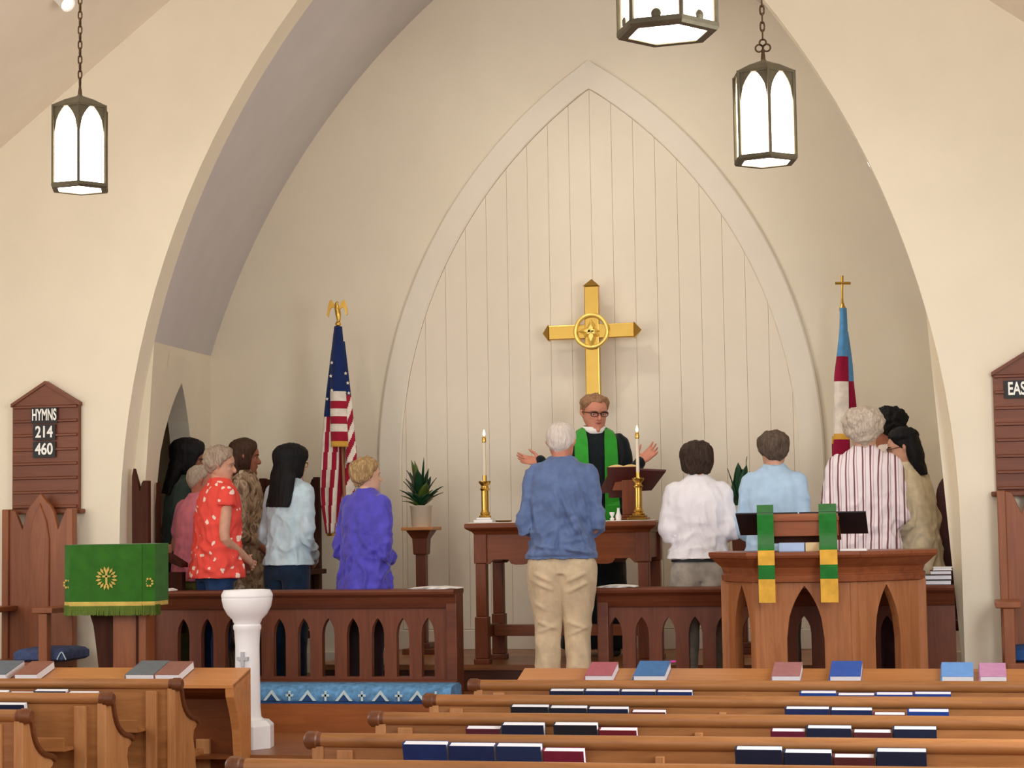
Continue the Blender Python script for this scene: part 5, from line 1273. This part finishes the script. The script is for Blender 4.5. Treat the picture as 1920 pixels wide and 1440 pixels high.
    if dress is not None:
        ring_loft(mb, [(z * k, 0, 0, rx * k, ry * k) for z, rx, ry in dress], 4)
    else:
        ring_loft(mb, [(z * k, 0, 0, rx * wide * k, ry * deep * k) for z, rx, ry in ((.80, .156, .122), (.88, .158, .126), (.96, .148, .116), (1.03, .138, .106), (1.06, .136, .104))], 4)
        for s in (1, -1):
            mb.tube([tuple(Vector(p) * k) for p in ((s * .082, -.005, .92), (s * .086, -.01, .80), (s * .092, .005, .50), (s * .098, -.015, .28), (s * .10, -.01, .05))], [.090 * k * wide, .092 * k * wide * legw, .074 * k * legw, .066 * k * legw, .064 * k * legw], 20, 5)
    me = solid(mb, .009 if not folds_b else .0065, 4, .5, 'bottom')
    displace(me, lambda p: k * .007 * (.3 - abs(noise.noise(Vector((p.x * 9 + sd, p.y * 9, p.z * 7 + p.x * 5))))) * 2)
    if folds_b: displace(me, lambda p: ridge(p, folds_b, 1))
    put(me, 'trousers' if dress is None else 'skirt', bottom, root)
    for s in (1, -1):
        mb = MB(); rows = [[(s * .10 * k + w * k * math.cos(a), yy_ * k, (.0 + hh_ * (.5 + .5 * math.sin(a))) * k) for a in np.linspace(0, 2 * math.pi, 12, endpoint=False)] for yy_, w, hh_ in ((-.07, .022, .05), (-.055, .036, .08), (.0, .040, .09), (.06, .044, .075), (.13, .046, .055), (.175, .036, .045), (.195, .014, .03))]
        mb.loft(rows); mb.build('shoe', shoe or MATS['shoe'], root, smooth=True, local=True)
    if glasses:
        mb = MB()
        for s in (-1, 1):
            rim = [hp(s * .145 + .098 * cx_, .425 - .035 * abs(s * .145 + .098 * cx_) * 4 * .5, .505 + .062 * cz_) for cx_, cz_ in ((-1, .8), (-.3, 1), (.6, 1), (1, .8), (1, -.5), (.5, -1), (-.5, -1), (-1, -.5), (-1, .8))]
            mb.tube(rim, [.020 * h, .024 * h, .024 * h, .022 * h, .011 * h, .010 * h, .010 * h, .011 * h, .020 * h], 6); mb.tube([hp(s * .245, .36, .545), hp(s * .315, .2, .545), hp(s * .355, -.03, .53)], .012 * h, 6)
        mb.tube([hp(-.05, .425, .54), hp(0, .43, .548), hp(.05, .425, .54)], .014 * h, 6); mb.build('glasses', glasses, root, local=True)
    if extra: extra(root, k, hp, h, ly)
    return root
plain('eye_white', (196, 180, 170), .3, 0, .02); plain('iris', (52, 38, 30), .3, 0, .05); plain('lips', (168, 92, 84), .5, 0, .05); plain('shoe', (40, 32, 30), .5, 0, .08)
def skinm(name, rgb):
    m = plain(name, rgb, .5, 0, .06, 20, .05, 200); b = m.node_tree.nodes['Principled BSDF']; b.inputs['Subsurface Weight'].default_value = .08; b.inputs['Subsurface Radius'].default_value = (.01, .004, .002); return m
SK_l = skinm('skin_light', (214, 160, 132)); SK_r = skinm('skin_rosy', (208, 138, 112)); SK_t = skinm('skin_tan', (170, 108, 82)); SK_p = skinm('skin_pale', (224, 176, 148))
def stripes(name):
    m, nt, b = _new(name, .85, 0, .2); mp = _coord(nt, (1, .35, .06)); n = _noise(nt, mp, 9, 2); mp2 = _coord(nt)
    sep = nt.nodes.new('ShaderNodeSeparateXYZ'); nt.links.new(mp2.outputs[0], sep.inputs[0])
    a = nt.nodes.new('ShaderNodeMath'); a.operation = 'MULTIPLY_ADD'; a.inputs[1].default_value = .05; nt.links.new(n.outputs[0], a.inputs[0]); nt.links.new(sep.outputs[0], a.inputs[2])
    s = nt.nodes.new('ShaderNodeMath'); s.operation = 'MULTIPLY'; s.inputs[1].default_value = 20.0; nt.links.new(a.outputs[0], s.inputs[0])
    f = nt.nodes.new('ShaderNodeMath'); f.operation = 'FRACT'; nt.links.new(s.outputs[0], f.inputs[0])
    w, r_, l_ = srgb(236, 224, 226), srgb(124, 76, 82), srgb(196, 166, 176)
    rp = _ramp(nt, [(0, w), (.30, w), (.34, r_), (.50, r_), (.54, w), (.70, w), (.74, l_), (.80, l_), (.84, w)]); rp.color_ramp.interpolation = 'LINEAR'
    nt.links.new(f.outputs[0], rp.inputs[0]); nt.links.new(rp.outputs[0], b.inputs['Base Color']); return m
def printed(name, base, spot, scale, thr, dist=.0):
    m, nt, b = _new(name, .8, 0, .2); mp = _coord(nt); v = nt.nodes.new('ShaderNodeTexVoronoi'); v.inputs['Scale'].default_value = scale
    n = _noise(nt, mp, 22, 2); ad = nt.nodes.new('ShaderNodeVectorMath'); ad.operation = 'MULTIPLY_ADD'; ad.inputs[1].default_value = (.05, .05, .05)
    nt.links.new(n.outputs[1], ad.inputs[0]); nt.links.new(mp.outputs[0], ad.inputs[2]); nt.links.new(ad.outputs[0], v.inputs['Vector'])
    rp = _ramp(nt, [(0, srgb(*spot)), (thr, srgb(*spot)), (thr + .03, srgb(*base))]); nt.links.new(v.outputs[0], rp.inputs[0]); nt.links.new(rp.outputs[0], b.inputs['Base Color']); return m
def leopard(name):
    m, nt, b = _new(name, .8, 0, .2); mp = _coord(nt, (1, 1, .45)); n = _noise(nt, mp, 19, 2, .5, .8)
    rp = _ramp(nt, [(.32, srgb(92, 70, 56)), (.42, srgb(164, 138, 112)), (.52, srgb(196, 172, 142)), (.60, srgb(124, 100, 80)), (.70, srgb(224, 206, 178))]); nt.links.new(n.outputs[0], rp.inputs[0]); nt.links.new(rp.outputs[0], b.inputs['Base Color']); return m
jeans = cloth('blue_denim', (36, 62, 104), var=.2); jeansd = cloth('dark_denim', (22, 40, 62), var=.2); khaki = cloth('khaki_cotton', (208, 186, 152)); greyk = cloth('grey_cotton', (168, 160, 148), var=.15); darkp = cloth('dark_cotton', (34, 40, 40))
H_blk = hairmat('black_hair', (10, 10, 12), (26, 24, 26)); H_wht = hairmat('white_hair', (196, 184, 174), (236, 224, 212)); H_gry = hairmat('grey_hair', (128, 108, 92), (196, 176, 154)); H_bln = hairmat('blond_hair', (120, 88, 54), (204, 172, 122)); H_brn = hairmat('brown_hair', (46, 30, 22), (84, 58, 42)); H_dbr = hairmat('dark_brown_hair', (34, 24, 20), (74, 56, 46)); H_slv = hairmat('silver_hair', (164, 148, 132), (222, 208, 190)); H_snd = hairmat('sandy_hair', (120, 84, 58), (176, 136, 102)); H_gbr = hairmat('greying_brown_hair', (58, 46, 38), (112, 94, 80))
# long hair curtains: (z in head heights, half width, y back, y front, opening angle)
def long_curtain(bot, w=.44, fl=0): return [(.75, .36, -.47, .0, 62), (.45, .42, -.53, .02, 58), (.1, w, -.55, .0, 58), (-.25, w, -.56, -.05, 62), (-.6, w * 1.02 + fl, -.58, -.12, 66), (bot, w * .96 + fl, -.60, -.2, 70)]
bob_c = [(.75, .37, -.48, .02, 60), (.45, .43, -.52, .04, 56), (.2, .45, -.52, .03, 56), (.02, .44, -.48, .0, 62), (-.06, .36, -.40, -.02, 70)]
# ------------------------------------------------------------------ the people in the photograph
person('woman with long black hair in a dark green top beside the pointed doorway', 352, 826, 12.75, ZB, R(-62), SK_t, 'long', H_blk, cloth('dark_green_jersey', (66, 84, 76)), darkp, head=(R(-8), R(12)), lean=.05, wide=1.0, arms='low', sleeve='short', hem=.92, loose=.02, vol=.17, curtain=long_curtain(-.60, .54), wav=.006, frq=(50, 50, 8), seed=1, hands_hi=False)
person('small white-haired person in a pink polo shirt behind the coral blouse', 374, 869, 12.45, ZB, R(-28), SK_r, 'balding', H_slv, cloth('pink_pique', (240, 140, 158)), cloth('olive_cotton', (122, 126, 66)), head=(R(-30), R(14)), lean=.05, wide=1.1, arms='clasp', sleeve='short', hem=.84, loose=.02, collar='stand', vol=.045, seed=2, hands_hi=False)
person('grey-haired woman in a coral blouse with white print and blue jeans', 412, 835, 12.10, ZB, R(-46), SK_l, 'short', H_gry, printed('coral_print', (240, 84, 72), (250, 222, 206), 16, .24), jeans, head=(R(-28), R(8)), lean=.02, wide=1.12, deep=1.12, arms='low', sleeve='cap', hem=.82, loose=.04, vol=.09, wav=.011, frq=(30, 30, 18), seed=3, wr=.016)
person('brown-haired person in a mottled brown leopard-print tunic facing right', 458, 820, 12.72, ZB, R(-72), SK_t, 'long', H_brn, leopard('leopard_voile'), leopard('leopard_voile_skirt'), head=(R(4), R(6)), lean=.02, wide=1.1, deep=1.1, arms='low', sleeve='threeq', hem=.62, loose=.03, vol=.07, curtain=[(.75, .35, -.46, .0, 64), (.45, .40, -.48, .0, 62), (.1, .38, -.46, -.02, 66), (-.2, .30, -.42, -.05, 72)], wav=.004, frq=(50, 50, 8), seed=4, wr=.016)
person('woman with long straight black hair in a pale blue sweater and dark jeans', 546, 834, 12.35, ZB, R(-22), SK_l, 'long', H_blk, cloth('pale_blue_knit', (192, 212, 220), weave=.5), jeansd, head=(R(-18), R(4)), lean=.03, wide=1.12, arms='low', hem=.90, loose=.016, vol=.14, curtain=long_curtain(-.80, .58, .04), wav=.004, frq=(55, 55, 6), seed=5, glasses=MATS['brass'], hands_hi=False, wr=.014)
person('short blond-haired woman in a violet-blue jacket', 688, 858, 12.07, ZB, R(-20), SK_p, 'short', H_bln, cloth('violet_blue_satin', (82, 74, 190), .5, .12, .15, .3), cloth('dark_plum_trousers', (58, 40, 42)), head=(R(-34), R(-2)), lean=.03, wide=1.14, deep=1.1, arms='clasp', hem=.72, loose=.035, collar='stand', vol=.11, wav=.011, frq=(34, 34, 12), seed=6, wr=.018, armz=-.04, hands_hi=False)
person('white-haired man in a blue-grey pullover and khaki trousers seen from behind', 1051, 788, 11.72, ZB, R(6), SK_r, 'white', H_wht, cloth('blue_grey_fleece', (98, 118, 160), var=.10, weave=.4), khaki, head=(R(-8), R(12)), lean=.05, wide=1.24, deep=1.15, arms='clasp', hem=.89, loose=.022, collar='stand', vol=.045, wav=.005, frq=(36, 36, 12), seed=7, wr=.020, hands_hi=False, legw=1.22, vx=.0062,
       folds=[(.0, 1.33, .15, .96, 0.022, .013), (.06, 1.24, .17, .97, 0.020, .011), (.11, 1.36, .165, 1.16, 0.019, .012), (-.03, 1.34, .03, 1.13, 0.014, .014), (-.17, 1.27, -.135, 1.06, 0.017, .012), (.13, 1.2, .185, 1.06, 0.015, .010), (-.19, 1.17, -.17, 1.0, 0.014, .012), (-.15, .975, -.02, .955, 0.020, .012), (.03, .96, .17, .93, 0.022, .012), (-.06, 1.28, .08, 1.0, 0.012, .016), (-.2, .90, .2, .905, -0.014, .010)],
       folds_b=[(-.15, .80, -.06, .755, .012, .014), (.15, .80, .05, .755, .012, .014), (-.15, .745, -.05, .70, .010, .012), (.16, .74, .06, .69, .010, .012), (-.14, .50, -.04, .46, .012, .013), (.04, .50, .15, .46, .012, .013), (-.14, .44, -.05, .47, .009, .012), (.05, .42, .14, .46, .009, .012), (-.16, .62, -.10, .58, .007, .014)])
person('person with black bobbed hair in a white shirt and dark belt', 1306, 829, 12.07, ZB, R(10), SK_l, 'bob', H_dbr, cloth('white_cotton', (236, 232, 236), var=.03), greyk, head=(R(16), R(14)), lean=.06, wide=1.2, deep=1.05, arms='clasp', sleeve='elbow', hem=.955, loose=.028, collar='stand', vol=.115, wav=.008, frq=(40, 40, 12), seed=8, wr=.018, armz=.02, hands_hi=False, legw=1.15,
       extra=lambda root, k, hp, h, ly: (lambda mb: (ring_loft(mb, [(z * k, 0, 0, .165 * 1.2 * k, .130 * 1.05 * k) for z in (.935, .945, .962)], 2), mb.build('belt', M_leath, root, local=True)))(MB()))
person('person with cropped dark hair in a light blue shirt behind the pulpit', 1450, 807, 12.07, ZB, R(-4), SK_l, 'short', H_gbr, cloth('light_blue_cotton', (176, 204, 228), var=.05), greyk, head=(R(20), R(8)), lean=.05, wide=1.16, arms='clasp', hem=.84, loose=.02, collar='stand', vol=.09, wav=.008, frq=(36, 36, 14), seed=9, wr=.014, hands_hi=False)
person('white curly-haired woman in a white shirt with plum stripes', 1618, 768, 12.07, ZB, R(-2), SK_p, 'short', H_slv, stripes('striped_cotton'), cloth('plum_trousers', (120, 84, 92)), head=(R(4), R(6)), lean=.05, wide=1.2, arms='clasp', hem=.90, loose=.025, collar='stand', vol=.155, wav=.013, frq=(24, 24, 24), seed=10, hh=.252, wr=.018, hands_hi=False)
person('person with black curly hair in white partly hidden behind the striped shirt', 1664, 766, 12.95, ZB, R(40), SK_t, 'curlyshort', H_blk, cloth('white_linen', (232, 218, 206), var=.05), darkp, head=(R(10), R(10)), lean=.05, wide=1.1, arms='clasp', hem=.86, vol=.12, wav=.020, frq=(26, 26, 26), seed=11, hands_hi=False)
person('dark-haired woman with glasses in a beige cardigan facing left', 1694, 801, 12.45, ZB, R(62), SK_l, 'parted', H_blk, cloth('beige_knit', (224, 206, 172), weave=.5), cloth('grey_wool_skirt', (128, 120, 112)), head=(R(28), R(12)), lean=.06, wide=1.05, deep=1.0, arms='clasp', hem=.76, loose=.024, vol=.08, curtain=bob_c[:-1] + [(-.15, .43, -.50, -.05, 66), (-.34, .38, -.48, -.12, 72)], wav=.005, frq=(46, 46, 10), seed=12, glasses=plain('tortoise_frame', (92, 44, 34), .4), wr=.014, hands_hi=False)
def vest(root, k, hp, h, ly):
    U = lambda z: z + .04 * max(0, min(1, (z - 1.0) / .35))
    # white clerical collar
    mb = MB(); rings = []
    for r, z, dy in ((.082, 1.455, .012), (.086, 1.458, .014), (.078, 1.500, .026), (.074, 1.500, .026), (.076, 1.455, .012)): rings.append([(r * k * math.cos(a), (ly(1.48) + dy) * k + r * 1.0 * k * math.sin(a), (z + .045 - .012 * math.sin(a)) * k) for a in np.linspace(0, 2 * math.pi, 28, endpoint=False)])
    mb.loft(rings + [rings[0]], cap=False); mb.build('clerical_collar', M_white, root, smooth=True, local=True)
    # stole: round the neck, two ends hanging to the knees
    for s in (-1, 1):
        path = [(s * .060, -.075, 1.490), (s * .086, -.03, 1.495), (s * .096, .03, 1.488), (s * .100, .085, 1.455), (s * .100, .128, 1.40), (s * .100, .160, 1.30), (s * .100, .172, 1.15), (s * .10, .186, 1.0), (s * .105, .19, .80)]
        pts = spline(np.array([(a, b, U(c)) for a, b, c in path]), 5); mb = MB(); rows = []
        for i, p in enumerate(pts):
            w = np.interp(i / len(pts), [0, .3, .5, 1], [.026, .036, .044, .052]); tilt = np.interp(i / len(pts), [0, .25, .45, 1], [.8, .6, .15, 0]); dx = w * math.cos(tilt); dz = w * math.sin(tilt) * .9
            a = np.array([p[0] - s * dx, p[1] + ly(p[2]), p[2] + dz * .5]) * k; b = np.array([p[0] + s * dx, p[1] + ly(p[2]) - .02 * (p[2] > 1.0) - dx * .10, p[2] - dz]) * k
            n = np.array([0, .006, .002]) * k; rows.append([tuple(a), tuple(b), tuple(b + n), tuple(a + n)])
        mb.loft(rows); o = mb.build('stole', M_stole, root, local=True)
person('priest in black with green stole and white collar behind the altar, arms spread', 1113, 737, 13.2, ZC, R(196), SK_r, 'parted', H_snd, cloth('black_cassock', (16, 26, 30)), cloth('black_cassock_skirt', (20, 26, 30)), head=(R(16), R(10)), lean=.02, hy=.02, wide=1.26, deep=1.15, up=.04, hwid=1.06,
       arms=((.24, .02, 1.16), (.375, .14, 1.305), (-.23, .03, 1.15), (-.285, .20, 1.29), (.9, .1, .12), (.1, .75, .75), (-.75, .2, .62), (.25, .85, .45)),
       sleeve='long', hem=.9, loose=.02, dress=[(.05, .25, .20), (.3, .22, .18), (.6, .20, .165), (.9, .19, .145), (1.05, .175, .135)], vol=.06, wav=.010, frq=(22, 22, 22), seed=13, glasses=plain('dark_frame', (62, 26, 22), .4), extra=vest, wr=.010, hh=.236)
